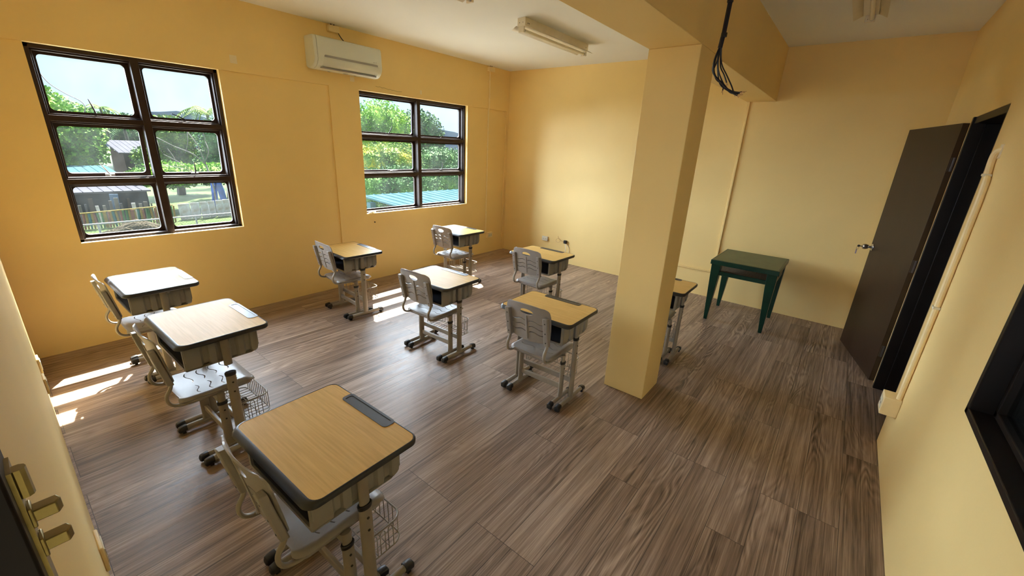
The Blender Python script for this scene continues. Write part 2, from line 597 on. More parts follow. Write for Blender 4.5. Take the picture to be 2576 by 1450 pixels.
def window(name, x0, x1, xm, zt1, zt2, opened, handles):
    root = struct(empty(name, ((x0 + x1) / 2, WY + 0.1, ZS)))
    ox, oy, oz = root.location
    f0, f1 = WY + 0.066, WY + 0.145   # deep steel members
    g = WY + 0.150                    # sash plane

    def B(mb, a0, a1, b0, b1, c0, c1):
        mb.box(a0 - ox, a1 - ox, b0 - oy, b1 - oy, c0 - oz, c1 - oz)
    z0, z1 = ZS, ZT
    fw = 0.030
    mb = MB()
    B(mb, x0, x0 + fw, f0, f1, z0, z1)
    B(mb, x1 - fw, x1, f0, f1, z0, z1)
    B(mb, x0, x1, f0, f1, z1 - fw, z1)
    B(mb, x0, x1, f0, f1, z0, z0 + 0.022)
    # stepped rebate
    B(mb, x0 + fw, x0 + fw + .012, f0 + .02, f1, z0, z1)
    B(mb, x1 - fw - .012, x1 - fw, f0 + .02, f1, z0, z1)
    B(mb, x0, x1, f0 + .02, f1, z1 - fw - .012, z1 - fw)
    mb.build('window_frame', M['brown'], root, bevel=0.003)
    mb = MB()
    B(mb, xm - 0.028, xm + 0.028, f0 - 0.004, f1, z0, z1)
    mb.build('mullion', M['brown'], root, bevel=0.003)
    for zt in (zt1, zt2):
        mb = MB()
        B(mb, x0 + fw, x1 - fw, f0 + 0.002, f1, zt - 0.022, zt + 0.022)
        B(mb, x0 + fw, x1 - fw, f0 + 0.026, f1, zt - 0.034, zt + 0.034)
        mb.build('transom', M['brown'], root, bevel=0.003)
    # painted sill
    mb = MB()
    B(mb, x0, x1, WY + 0.019, WY + 0.2, z0 - 0.004, z0 + 0.002)
    mb.build('window_sill', M['patch'], root)
    rows = [(z0 + 0.022, zt1 - 0.026), (zt1 + 0.026, zt2 - 0.026), (zt2 + 0.026, z1 - fw)]
    cols = [(x0 + fw, xm - 0.028), (xm + 0.028, x1 - fw)]
    for ri, (a, b) in enumerate(rows):
        for ci, (c, d) in enumerate(cols):
            s = empty('sash', ((c + d) / 2 - ox, g - oy, b - oz))
            s.parent = root
            hw, hh = (d - c) / 2, b - a
            t = 0.030 if ri else 0.022
            mb = MB()
            outer = rr(-hw, hw, -hh, 0, 0.003, 5)
            inner = rr(-hw + t, hw - t, -hh + t, -t, 0.030, 5)
            ring2(mb, outer, inner, -0.012, 0.012, lambda u, v, y: (u, y, v))
            mb.build('sash_frame', M['brown'], s)
            mb = MB()
            mb.add([(u, 0.0, v) for u, v in rr(-hw + t - .004, hw - t + .004, -hh + t - .004, -t + .004, 0.028, 5)], [tuple(range(24))])
            mb.build('pane', M['glass'], s, smooth=False)
            if (ri, ci) in handles:
                ang, mtl = handles[(ri, ci)]
                mb = MB()
                mb.box(-0.030, 0.030, -0.032, -0.012, -hh + 0.002, -hh + 0.026)
                dx, dz = math.sin(ang), math.cos(ang)
                mb.tube([(0, -0.03, -hh + .014), (0.012 * dx, -0.048, -hh + .02 + .01 * dz), (0.05 * dx, -0.056, -hh + .02 + .05 * dz), (0.115 * dx, -0.052, -hh + .02 + .115 * dz)], [0.007, 0.006, 0.0055, 0.003], 6)
                mb.build('latch_handle', M[mtl], s)
            if (ri, ci) in opened:
                s.rotation_euler = (opened[(ri, ci)], 0, 0)
    return root


window('window_1', X1A, X1B, 1.050, 1.395, 1.877, {(1, 0): math.radians(7.5), (1, 1): math.radians(4.5)},
       {(2, 0): (-0.25, 'handle'), (2, 1): (-1.15, 'handle'), (1, 0): (-0.5, 'alu'), (1, 1): (0.0, 'handle')})
window('window_2', X2A, X2B, 4.040, 1.395, 1.870, {(1, 0): math.radians(1.0), (2, 0): math.radians(1.5)},
       {(2, 0): (0.5, 'handle'), (2, 1): (-2.0, 'handle'), (1, 0): (1.5, 'handle'), (1, 1): (0.05, 'handle')})

# thin vine-like cable hanging in front of the upper left pane of window 1
mb = MB()
mb.tube(smooth_path([(.492, WY + .20, 2.20), (.53, WY + .21, 2.13), (.60, WY + .21, 2.07), (.68, WY + .21, 2.02), (.70, WY + .21, 1.975), (.685, WY + .21, 1.93), (.69, WY + .21, 1.905), (.72, WY + .2, 1.88)], 6), 0.0035, 6)
tag(mb.build('hanging_wire', M['cable']), 'thin black wire dangling in an S curve outside the left window, upper left pane', 'wire')

# scrap on the sill of window 2
mb = MB()
mb.box(-.05, .03, -.012, .012, 0, .012)
mb.box(-.01, .07, -.02, .0, .004, .022)
o = mb.build('paper_scrap', M['paper'], bevel=0.004)
o.location = (3.19, WY + 0.045, ZS + 0.003)
o.rotation_euler = (0, 0, 0.3)
tag(o, 'small crumpled white scrap lying on the left end of the far window sill', 'scrap')

# inner window in the right-hand wall
root = struct(empty('window_3', ((RX0 + RX1) / 2, -0.07, RZ0)))
ox, oy, oz = root.location


def BW(mb, a0, a1, b0, b1, c0, c1):
    mb.box(a0 - ox, a1 - ox, b0 - oy, b1 - oy, c0 - oz, c1 - oz)


mb = MB()
BW(mb, RX0, RX0 + .035, -.15, .004, RZ0, RZ1)
BW(mb, RX1 - .035, RX1, -.15, .004, RZ0, RZ1)
BW(mb, RX0, RX1, -.15, .004, RZ0, RZ0 + .030)
BW(mb, RX0, RX1, -.15, .004, RZ1 - .035, RZ1)
BW(mb, RX0, RX1, -.11, -.06, RZ0 + .03, RZ0 + .055)
BW(mb, RX1 - .065, RX1 - .035, -.11, -.06, RZ0, RZ1)
BW(mb, 1.26, 1.31, -.12, -.05, RZ0, RZ1)
mb.build('window_frame', M['darkwood'], root, bevel=0.004)
for a, b in ((RX0 + .035, 1.26), (1.31, RX1 - .065)):
    mb = MB()
    BW(mb, a, b, -.088, -.082, RZ0 + .055, RZ1 - .035)
    mb.build('pane', M['glass'], root, smooth=False)

# ------------------------------------------------------------------ door in the right-hand wall
root = struct(empty('door_1', (4.57, 0.036, 0)))
ux, uy = 0.9678, 0.2520
root.rotation_euler = (0, 0, math.atan2(uy, ux))
leafw = 0.921
box(0, leafw, -0.04, 0, 0.012, 2.138).build('door_leaf', M['door'], root, bevel=0.002)
# jambs are fixed to the wall
jr = struct(empty('trim_2', ((DX0 + DX1) / 2, -0.07, 0)))
mb = MB()
jx = jr.location.x
mb.box(DX0 - jx, DX0 + .045 - jx, -.085, .066, 0, DZ)
mb.box(DX1 - .045 - jx, DX1 - jx, -.085, .078, 0, DZ)
mb.box(DX0 - jx, DX1 - jx, -.085, .066, DZ - .045, DZ)
mb.box(DX1 - .06 - jx, DX1 - .045 - jx, -.085, .01, 0, DZ - .045)
mb.box(DX0 + .045 - jx, DX0 + .06 - jx, -.085, .01, 0, DZ - .045)
mb.build('door_frame', M['darkwood'], jr, bevel=0.003)
for z in (0.30, 1.06, 1.85):
    mb = MB()
    mb.tube([(-0.006, -0.022, z - .05), (-0.006, -0.022, z + .05)], 0.008, 8)
    mb.box(-0.004, 0.0, -0.036, -0.004, z - .05, z + .05)
    mb.build('hinge', M['handle'], root)
kx, kz = 0.872, 1.047
mb = MB()
prof = [(0.000, 0.034), (0.006, 0.034), (0.010, 0.028), (0.012, 0.013), (0.032, 0.011), (0.040, 0.020), (0.060, 0.027), (0.076, 0.026), (0.083, 0.019), (0.084, 0.004)]
mb.loft([[(kx + r_ * math.cos(2 * PI * k / 20), y_, kz + r_ * math.sin(2 * PI * k / 20)) for k in range(20)] for y_, r_ in prof])
knob = mb.build('door_knob', M['chrome'], root)
mb = MB()
mb.loft([[(kx + r_ * math.cos(2 * PI * k / 16), -0.04 - y_, kz + r_ * math.sin(2 * PI * k / 16)) for k in range(16)] for y_, r_ in prof])
mb.build('door_knob', M['chrome'], root)
# key in the lock with its tag
kp = root.matrix_basis @ Vector((kx, 0.084, kz))
kroot = empty('key', kp, math.atan2(uy, ux))
tag(kroot, 'small key with a purple tag hanging from the knob of the brown door', 'key')
mb = MB()
mb.box(-.0015, .0015, -.004, .020, -.004, .004)
mb.loft([[(-.002, .028 + .012 * math.cos(2 * PI * k / 14), .011 * math.sin(2 * PI * k / 14)) for k in range(14)], [(.002, .028 + .012 * math.cos(2 * PI * k / 14), .011 * math.sin(2 * PI * k / 14)) for k in range(14)]])
mb.build('key_blade', M['handle'], kroot)
mb = MB()
mb.tube([(0, .033 + .010 * math.cos(2 * PI * k / 16), -.020 + .014 * math.sin(2 * PI * k / 16)) for k in range(16)], 0.0012, 5, closed=True)
mb.build('key_ring', M['chrome'], kroot)
mb = MB()
mb.box(-.013, .013, .0355, .0385, -.080, -.034)
mb.build('key_tag', M['tag'], kroot, bevel=0.002)

# edge of the door leaf right beside the camera, with its double latch
root = struct(empty('door_2', (-0.0080, 0.851, 0)))
box(-0.85, 0, -0.020, 0.020, 0.01, 2.10).build('door_leaf', M['darkwood'], root, bevel=0.0015)
mb = MB()
mb.box(0.0, 0.0018, -0.006, 0.0120, 1.48, 1.663)
mb.tube([(0.0035, -0.0005, 1.645), (0.0035, -0.0005, 1.662)], 0.0035, 10)
mb.build('latch_plate', M['brass'], root)
for z in (1.632, 1.6115):
    mb = MB()
    mb.box(0.0015, 0.0035, -0.005, 0.005, z - .0062, z + .0062)
    pr = [(0.0, -.0038), (0.0105, -.0038), (0.0125, 0.0), (0.0110, .0038), (0.0, .0038)]
    mb.loft([[(0.0015 + a, b, z - .0036) for a, b in pr], [(0.0015 + a, b, z + .0036) for a, b in pr]])
    mb.build('latch_bolt', M['brass'], root, bevel=0.0006)


# ------------------------------------------------------------------ wall fittings
def outlet(name, label, loc, rz, wd, ht, dp, mat, cat='outlet'):
    """local: x along the wall, y out of the wall, z up"""
    t = empty(name, loc, rz)
    tag(t, label, cat)
    box(-wd / 2, wd / 2, 0, dp, -ht / 2, ht / 2).build('box', M[mat], t, bevel=0.004)
    mb = MB()
    mb.box(-wd * .34, wd * .34, dp, dp + .003, -ht * .3, ht * .3)
    mb.build('socket_plate', M['ivory2'], t, bevel=0.001)
    mb = MB()
    for sx in (-wd * .18, wd * .18):
        mb = MB()
        for q in (-.006, .006):
            mb.box(sx + q - .0012, sx + q + .0012, dp + .0025, dp + .0038, -.008, .008)
        mb.build('socket_slot', M['dot'], t)
    return t


PX = 0.0
outlet('wall_outlet', 'surface socket box low on the window wall, at the foot of the thin conduit', (5.505, WY + .017, 0.318), PI, 0.130, 0.095, 0.045, 'ivory')
outlet('wall_outlet', 'cream double socket on the far wall behind the desks, left of the loose wires', (LX, 4.468, 0.357), PI / 2, 0.120, 0.075, 0.030, 'ivory2')
outlet('wall_outlet', 'yellow-painted socket box on the door wall at the foot of the thick conduit', (3.32, 0, 0.395), 0, 0.125, 0.120, 0.085, 'ivory')
outlet('wall_outlet', 'socket box low on the left wall, nearest the window corner', (XL, 4.42, 0.34), -PI / 2, 0.11, 0.10, 0.012, 'ivory')
outlet('wall_outlet', 'socket box low on the left wall, second from the window corner', (XL, 4.08, 0.34), -PI / 2, 0.11, 0.10, 0.012, 'ivory')
outlet('wall_outlet', 'socket box low on the left wall beside the nearest desk', (XL, 2.38, 0.36), -PI / 2, 0.12, 0.11, 0.012, 'ivory')

mb = MB()
mb.tube([(5.418, WY + .008, .37), (5.418, WY + .008, 2.36), (5.415, WY - .009, 2.40), (5.415, WY - .009, 2.93)], 0.011, 8)
cond = mb.build('conduit', M['ivory'])
tag(cond, 'thin vertical painted conduit on the window wall near the far corner', 'conduit')
mb = MB()
mb.tube(smooth_path([(3.285, .016, .455), (3.272, .016, 1.10), (3.290, .016, 1.70), (3.335, .016, 1.80), (3.365, .016, 1.87), (3.350, .014, 1.915), (3.335, -.01, 1.93)], 6), 0.0145, 10)
o = mb.build('conduit', M['ivory'])
tag(o, 'thick painted conduit running up the door wall beside the doorway, bent at the top', 'conduit')
for z in (1.07, 1.80):
    b_ = MB()
    b_.box(3.25 if z < 1.5 else 3.315, 3.30 if z < 1.5 else 3.365, 0, .034, z - .007, z + .007)
    b_.build('clip', M['ivory2'], o, bevel=0.003)
mb = MB()
mb.box(3.315, 3.375, -.002, .004, 1.885, 1.955)
mb.build('wall_hole_cover', M['patch'], o)

for nm, lab, x0, x1, z0, z1 in (('junction_box', 'small junction box on the window wall just above the air conditioner', 2.755, 2.875, 2.925, 2.985),
                                ('junction_box', 'small junction box at the ceiling on top of the thin conduit', 5.36, 5.49, 2.92, 2.985)):
    t = empty(nm, ((x0 + x1) / 2, WY, (z0 + z1) / 2))
    tag(t, lab, 'junction box')
    hx, hz = (x1 - x0) / 2, (z1 - z0) / 2
    box(-hx, hx, -.040, 0, -hz, hz).build('box', M['ivory'], t, bevel=0.003)
    box(-hx - .001, hx + .001, -.046, -.040, -hz - .001, hz + .001).build('lid', M['ivory'], t, bevel=0.002)
    for dx in (-.02, .015):
        k_ = MB()
        k_.tube([(dx, -.02, hz), (dx, -.02, hz + (HZ - z1))], .007, 6)
        k_.build('cable_entry', M['handle'], t)
mb = MB()
mb.tube(smooth_path([(2.868, WY - .02, 2.945), (2.885, WY - .022, 2.91), (2.925, WY - .024, 2.865), (2.985, WY - .03, 2.826)], 6), .005, 6)
tag(mb.build('power_cord', M['handle']), 'short dark cord from the junction box down to the air conditioner', 'cord')

# air conditioner
ac = empty('air_conditioner', (2.89, WY, 2.52))
tag(ac, 'white split air conditioner mounted high on the window wall between the windows', 'air conditioner')
aw = 0.405
prof = [(0, .02), (0, .300), (-.010, .312), (-.150, .314), (-.182, .306), (-.196, .280), (-.205, .10), (-.200, .075), (-.178, .040), (-.140, .012), (-.10, 0.0), (-.03, 0.0)]
mb = MB()
mb.loft([[(-aw + .035, y, z) for y, z in prof], [(aw - .0, y, z) for y, z in prof]])
mb.build('body', M['acwhite'], ac, bevel=0.006, seg=3)
mb = MB()
mb.loft([[(-aw, y * .97 - .002, .006 + z * .965) for y, z in prof], [(-aw + .033, y * 1.0, z) for y, z in prof]])
mb.build('end_cap', M['acwhite'], ac, bevel=0.008, seg=3)
mb = MB()
mb.loft([[(-.30, -.207, .108), (-.30, -.207, .128), (-.29, -.2075, .134), (.335, -.2075, .134), (.345, -.207, .128), (.345, -.207, .108)],
         [(-.30, -.198, .108), (-.30, -.198, .128), (-.29, -.198, .134), (.335, -.198, .134), (.345, -.198, .128), (.345, -.198, .108)]])
mb.build('air_slot', M['acgrey'], ac)
fl = [(-.2085, .112), (-.2065, .085), (-.196, .060), (-.178, .036), (-.160, .022)]
mb = MB()
mb.loft([[(-.31, y, z) for y, z in fl], [(.355, y, z) for y, z in fl]], False, False, False)
mb.build('flap', M['acwhite'], ac, solid=0.006, offset=-1)
box(-.325, .345, -.166, -.140, .006, .018).build('outlet_shadow_gap', M['acgrey'], ac)
mb = MB()
mb.box(.305, .325, -.2022, -.2008, .150, .153)
for k in range(5):
    mb.box(.286 + .006 * k, .290 + .006 * k, -.2026, -.2010, .150, .156)
mb.tube([(.326 + .007 * math.cos(a * PI / 4), -.2024, .156 + .006 * math.sin(a * PI / 4)) for a in range(-3, 4)], .0012, 4)
mb.build('logo', M['acgrey'], ac)
for q_ in ((-.03, .015, -.105, -.075), (-.185, -.165, -.05, -.03), (.13, .15, -.05, -.03)):
    box(*q_, -.003, .0).build('bottom_clip', M['acgrey'], ac)


# ceiling fluorescent fittings
def fixture():
    t = empty('fluorescent_light', (0, 0, HZ))
    box(-.61, .61, -.048, .048, -.075, 0).build('housing', M['lamp'], t, bevel=0.002)
    for sgn in (-1, 1):
        mb = MB()
        mb.loft([[(-.625, sgn * .048, -.070), (-.625, sgn * .060, -.075), (-.625, sgn * .105, -.100)],
                 [(.625, sgn * .048, -.070), (.625, sgn * .060, -.075), (.625, sgn * .105, -.100)]], False, False, False)
        mb.build('reflector', M['lamp'], t, solid=0.0015)
    for sx in (-1, 1):
        mb = MB()
        mb.box(sx * .600 - .010, sx * .600 + .010, -.032, .032, -.125, -.075)
        h = mb.build('lamp_holder', M['lamp'], t, bevel=0.003)
        mb = MB()
        mb.tube([(sx * .590, .014, -.105), (sx * .609, .014, -.105)], .004, 8)
        mb.build('contact', M['dot'], h)
    mb = MB()
    mb.tube([(-.590, -.012, -.105), (.590, -.012, -.105)], .0145, 14)
    tb = mb.build('fluorescent_tube', M['tubeglass'], t)
    for sx in (-1, 1):
        mb = MB()
        mb.tube([(sx * .572, -.012, -.105), (sx * .5895, -.012, -.105)], .0152, 14)
        mb.build('tube_cap', M['alu'], tb)
    for x, y in ((-.6115, -.02), (-.6115, .022)):
        box(x, x + .002, y - .003, y + .003, -.045, -.039).build('screw_hole', M['dot'], t)
    for x in (-.57, -.55, .56):
        box(x - .004, x + .004, -.0495, -.047, -.05, -.042).build('screw_hole', M['dot'], t)
    return t


f1 = fixture()
f1.location = (4.225, 3.395, HZ)
tag(f1, 'unlit fluorescent ceiling fitting in front of the far wall, left of the beam', 'ceiling light', 'fluorescent ceiling fittings')
f2 = copy_tree(f1)
f2.location = (4.06, 0.755, HZ)
tag(f2, 'unlit fluorescent ceiling fitting on the shaded ceiling right of the beam', 'ceiling light', 'fluorescent ceiling fittings')
f3 = copy_tree(f1)
f3.location = (2.135, 3.22, HZ)
tag(f3, 'unlit fluorescent ceiling fitting over the middle desks, only its end at the picture top', 'ceiling light', 'fluorescent ceiling fittings')

# cable bundle hanging from the ceiling by the column
cb = empty('cable_bundle', (2.86, 1.33, HZ))
tag(cb, 'bundle of black data cables hanging from the ceiling beside the column', 'cable')


def rel(p):
    return (p[0] - 2.86, p[1] - 1.33, p[2] - HZ)


trunk_p = [(2.86, 1.325, 3.0), (2.862, 1.324, 2.66), (2.86, 1.327, 2.50), (2.858, 1.333, 2.42)]
mb = MB()
for k in range(7):
    a = 2 * PI * k / 7
    rad = 0.0085 if k else 0
    mb.tube([rel((p[0] + rad * math.cos(a), p[1] + rad * math.sin(a), p[2])) for p in trunk_p], 0.0042, 6)
mb.build('cable_trunk', M['cable'], cb)
for z in (2.655, 2.485):
    mb = MB()
    mb.tube([rel((2.861, 1.325, z - .010)), rel((2.861, 1.325, z + .010))], .0165, 10)
    mb.build('cable_tie', M['black'], cb)
ends = []
for k in range(9):
    j = lambda s_: random.uniform(-s_, s_)
    if k < 6:
        end = (2.86 + j(.01), 1.19 + j(.02), 2.175 + j(.012))
        pm = [(2.858 + j(.004), 1.333 + j(.006), 2.43), (2.858 + j(.008), 1.338 + j(.012), 2.355), (2.86 + j(.01), 1.330 + j(.02), 2.29), (2.86 + j(.01), 1.285 + j(.02), 2.225 + j(.01)), (2.86, 1.235 + j(.02), 2.185 + j(.01)), end]
    elif k == 6:
        end = (2.86, 1.276, 2.195)
        pm = [(2.858, 1.335, 2.43), (2.85, 1.352, 2.34), (2.855, 1.325, 2.26), (2.86, 1.279, 2.225), end]
    elif k == 7:
        end = (2.87, 1.215, 2.18)
        pm = [(2.858, 1.328, 2.43), (2.86, 1.310, 2.34), (2.865, 1.27, 2.275), (2.868, 1.235, 2.22), end]
    else:
        end = (2.86, 1.262, 2.235)
        pm = [(2.858, 1.328, 2.43), (2.862, 1.315, 2.33), (2.86, 1.285, 2.28), end]
    mb = MB()
    mb.tube([rel(p) for p in smooth_path(pm, 5)], 0.0038, 6)
    c_ = mb.build('cable', M['cable'], cb)
    mb = MB()
    e_, pv = Vector(rel(end)), Vector(rel(pm[-2]))
    dv = (e_ - pv).normalized()
    for q in range(2):
        mb.tube([e_, e_ + dv * (.012 + .008 * q) + Vector((j(.006), j(.006), j(.006)))], .0018, 5)
    mb.build('stripped_end', M['copper'], c_)

# loose wires on the far wall
lw = empty('loose_wires', (LX, 4.10, 0.37))
tag(lw, 'white cable with black connector sticking out of the far wall beside the socket', 'cable')


def relw(x, y, z):
    return (x - LX, y - 4.10, z - 0.37)


mb = MB()
mb.tube([relw(*p) for p in smooth_path([(LX - .02, 4.075, .355), (LX - .05, 4.03, .30), (LX - .06, 4.02, .22), (LX - .045, 4.06, .12), (LX - .04, 4.11, .05), (LX - .03, 4.14, .012)], 6)], .0048, 6)
mb.tube([relw(*p) for p in smooth_path([(LX - .03, 4.06, .36), (LX - .012, 3.99, .28), (LX - .012, 3.985, .2), (LX - .02, 4.03, .1), (LX - .03, 4.0, .012)], 6)], .0030, 6)
mb.build('cable', M['whitecable'], lw)
mb = MB()
mb.box(-.045, 0, -.065, -.020, -.03, .02)
mb.build('connector', M['black'], lw, bevel=0.003)
mb = MB()
mb.tube([relw(*p) for p in smooth_path([(LX - .02, 4.09, .36), (LX - .03, 4.14, .375), (LX - .03, 4.20, .405), (LX - .03, 4.24, .36), (LX - .03, 4.19, .335), (LX - .03, 4.145, .37), (LX - .03, 4.19, .41), (LX - .03, 4.20, .445)], 6)], .0022, 5)
mb.build('coiled_wire', M['copper'], lw)


# ------------------------------------------------------------------ school desk
DW, DD = 0.302, 0.216     # half width (y), half depth (x)


def oval(cx, cy, z, a, b, n=16):
    return [(cx + a * math.cos(2 * PI * k / n), cy + b * math.sin(2 * PI * k / n), z) for k in range(n)]


def make_desk():
    """local: +x away from the sitter, top surface at z=0.70 before the height offset"""
    t = empty('school_desk', (0, 0, 0))
    H = 0.70
    # wood panel
    mb = MB()
    mb.loft([[(x, y, H - .012) for x, y in rr(-DD + .004, DD - .006, -DW + .006, DW - .006, .036)],
             [(x, y, H) for x, y in rr(-DD + .004, DD - .006, -DW + .006, DW - .006, .036)]])
    a = mb.build('desktop', M['wood'], t)
    # edge band

    def loop(ins, z, front, r=.040):
        pts = rr(-DD + ins - front, DD - ins, -DW + ins, DW - ins, max(r - ins, .01))
        return [(x, y, z) for x, y in pts]
    mb = MB()
    mb.loft([loop(.0055, H - .002, 0), loop(.0045, H + .0008, 0), loop(.002, H + .0006, .002), loop(-.002, H - .004, .009), loop(-.003, H - .012, .016), loop(-.002, H - .022, .020), loop(.004, H - .028, .016), loop(.012, H - .028, .0)], False, True)
    b = mb.build('edge_band', M['band'], t)
    # pen tray
    mb = MB()
    o_ = rr(DD - .056, DD + .001, -.158, .158, .020)
    i_ = rr(DD - .046, DD - .010, -.142, .142, .010)
    mb.loft([[(x, y, H - .004) for x, y in o_], [(x, y, H + .0022) for x, y in o_], [(x, y, H + .0022) for x, y in i_], [(x, y, H + .0006) for x, y in i_]], True, True)
    c = mb.build('pen_tray', M['band'], t)
    # storage bin: fluted sides, open towards the sitter
    zt, zb = H - .027, H - .174

    def side_y(x, s):
        fl_ = 0.0
        for fx in (-.105, -.035, .035, .105):
            dxx = abs(x - fx)
            if dxx < .020:
                fl_ = max(fl_, min(1, (.020 - dxx) / .007) * .011)
        return s * (.246 - fl_)

    mb = MB()
    xs = [-.200 + .36 * k / 60 for k in range(61)]
    for s in (-1, 1):
        rows = []
        for x in xs:
            # bottom edge lifts at the rounded back corner and at the flutes
            lift = 0.0
            if x > .12:
                lift = .04 - (max(0.0, .04 ** 3 - (x - .12) ** 3)) ** (1 / 3)
            for fx in (-.105, .105):
                if abs(x - fx) < .02:
                    lift += .008
            rows.append([(x, side_y(x, s), zt), (x, side_y(x, s) - s * .001, (zt + zb) / 2), (x, side_y(x, s) - s * .003, zb + lift + .012), (x, side_y(x, s) - s * .010, zb + lift)])
        mb.loft(rows, False, False, False)
    mb.box(.156, .160, -.244, .244, zb + .04, zt)
    mb.loft([[(-.200, -.240, zb), (-.200, .240, zb)], [(.120, -.240, zb), (.120, .240, zb)], [(.146, -.240, zb + .012), (.146, .240, zb + .012)], [(.158, -.240, zb + .04), (.158, .240, zb + .04)]], False, False, False)
    d = mb.build('storage_bin', M['bin'], t, solid=0.0035, offset=0, angle=25)
    mb = MB()
    pl_ = rr(-.246, .246, zb, zt, .014, 4)
    pi_ = rr(-.228, .228, zb + .014, zt - .006, .010, 4)
    ring2(mb, pl_, pi_, -.204, -.196, lambda u, v, y: (y, u, v))
    mb.build('bin_lip', M['bin'], d)
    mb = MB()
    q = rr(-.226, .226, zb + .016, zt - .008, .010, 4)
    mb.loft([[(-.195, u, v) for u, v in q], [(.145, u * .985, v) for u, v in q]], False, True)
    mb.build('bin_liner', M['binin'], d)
    for s in (-1, 1):
        mb = MB()
        mb.tube([(.010, s * .243, zt - .022), (.010, s * .257, zt - .026), (.012, s * .257, zt - .034)], .0035, 6)
        mb.box(-.010, .032, s * .243 - .002, s * .243 + .008, zt - .030, zt - .020)
        mb.build('bag_hook', M['bin'], d, bevel=0.001)
    # legs
    movers = [a, b, c, d]
    for s in (-1, 1):
        y = s * .250
        mb = MB()
        mb.loft([oval(-.010, y, .048, .031, .0165), oval(-.010, y, .075, .0275, .0165), oval(-.010, y, .528, .0265, .0165)])
        foot = [(x, y, .036) for x in (-.195, -.19, .165, .17)]
        mb.tube(foot, .0165, 14, r2=.0165, up=(0, 0, 1))
        leg = mb.build('leg', M['tube'], t)
        mb = MB()
        mb.loft([oval(-.010, y, .500, .0215, .0125), oval(-.010, y, zt + .005, .0215, .0125)])
        post = mb.build('leg_post', M['tube'], leg)
        movers.append(post)
        mb = MB()
        mb.loft([oval(-.010, y, .518, .0285, .0185), oval(-.010, y, .534, .0300, .0200), oval(-.010, y, .538, .0270, .017)])
        mb.build('collar', M['black'], leg)
        for z in (.475, .415):
            mb = MB()
            mb.loft([[(-.010 + .0055 * math.cos(2 * PI * k / 10), y + s * yy, z + .0055 * math.sin(2 * PI * k / 10)) for k in range(10)] for yy in (.0145, .0185)])
            mb.build('bolt', M['dot'], leg)
        for x0, sg in ((-.170, -1), (.150, 1)):
            mb = MB()
            lo = []
            for dx, hz, zz in ((0, .0195, .036), (.012, .0205, .035), (.030, .022, .031), (.042, .020, .028), (.048, .010, .026)):
                lo.append([(x0 + sg * dx, y + (.0195 - (.006 if dx > .045 else 0)) * cy_, zz + hz * cz_) for cy_, cz_ in [(math.copysign(abs(math.cos(a_)) ** .6, math.cos(a_)), math.copysign(abs(math.sin(a_)) ** .6, math.sin(a_))) for a_ in [2 * PI * k / 16 for k in range(16)]]])
            mb.loft(lo)
            mb.box(x0 + sg * .010 - .008 + sg * .008, x0 + sg * .010 + .010 + sg * .008, y - .014, y + .014, 0, .018)
            mb.build('foot_cap', M['black'], leg)
    mb = MB()
    mb.box(-.002, .018, -.238, .238, .150, .190)
    cbar = mb.build('crossbar', M['tube'], t, bevel=0.005)
    # wire basket behind the crossbar
    mb = MB()
    yb, xa, xb, zt_, zb_ = .205, .018, .190, .285, .155

    def rim(z, ins=0.0):
        pts = [(xa, yb - ins, z)]
        for k in range(7):
            a_ = PI / 2 - (PI / 2) * k / 6
            pts.append((xb - ins - .05 + .05 * math.cos(a_), yb - ins - .05 + .05 * math.sin(a_), z))
        for k in range(7):
            a_ = -(PI / 2) * k / 6
            pts.append((xb - ins - .05 + .05 * math.cos(a_), -yb + ins + .05 + .05 * math.sin(a_), z))
        pts.append((xa, -yb + ins, z))
        return pts
    mb.tube(rim(zt_), .0042, 8)
    mb.tube(rim(zb_ + .002), .0038, 8)
    mb.tube([(xa, -yb, zt_), (xa, -yb + .02, zb_)], .003, 6)
    mb.tube([(xa, yb, zt_), (xa, yb - .02, zb_)], .003, 6)
    for k in range(11):
        y = -.165 + .033 * k
        mb.tube([(xa - .01, y, zb_), (xb - .004, y, zb_), (xb + .001, y, zb_ + .012), (xb, y, zt_)], .0022, 5)
    for x in (.06, .12):
        mb.tube([(x, -yb + .004, zb_ + .004), (x, yb - .004, zb_ + .004)], .0026, 5)
    # arches on the ends
    for s in (-1, 1):
        for x in (.045, .085, .125):
            ar = [(x - .012, s * (yb + .001), zb_)] + [(x + .012 * math.cos(PI - PI * k / 6), s * (yb + .001), zt_ - .022 + .014 * math.sin(PI * k / 6)) for k in range(7)] + [(x + .012, s * (yb + .001), zb_)]
            mb.tube(ar, .0022, 5)
    mb.build('wire_basket', M['tube'], t)
    return t, movers


# ------------------------------------------------------------------ school chair
def slab(rows, us, removed, surf):
    """grid of rows (functions of u) -> MB; removed(ri, ui) drops a face"""
    mb = MB()
    nu = len(us)
    mb.v = [tuple(surf(r_, u)) for r_ in rows for u in us]
    for i in range(len(rows) - 1):
        for j in range(nu - 1):
            if not removed(i, j):
                mb.f.append((i * nu + j, i * nu + j + 1, (i + 1) * nu + j + 1, (i + 1) * nu + j))
                mb.mi.append(0)
    return mb


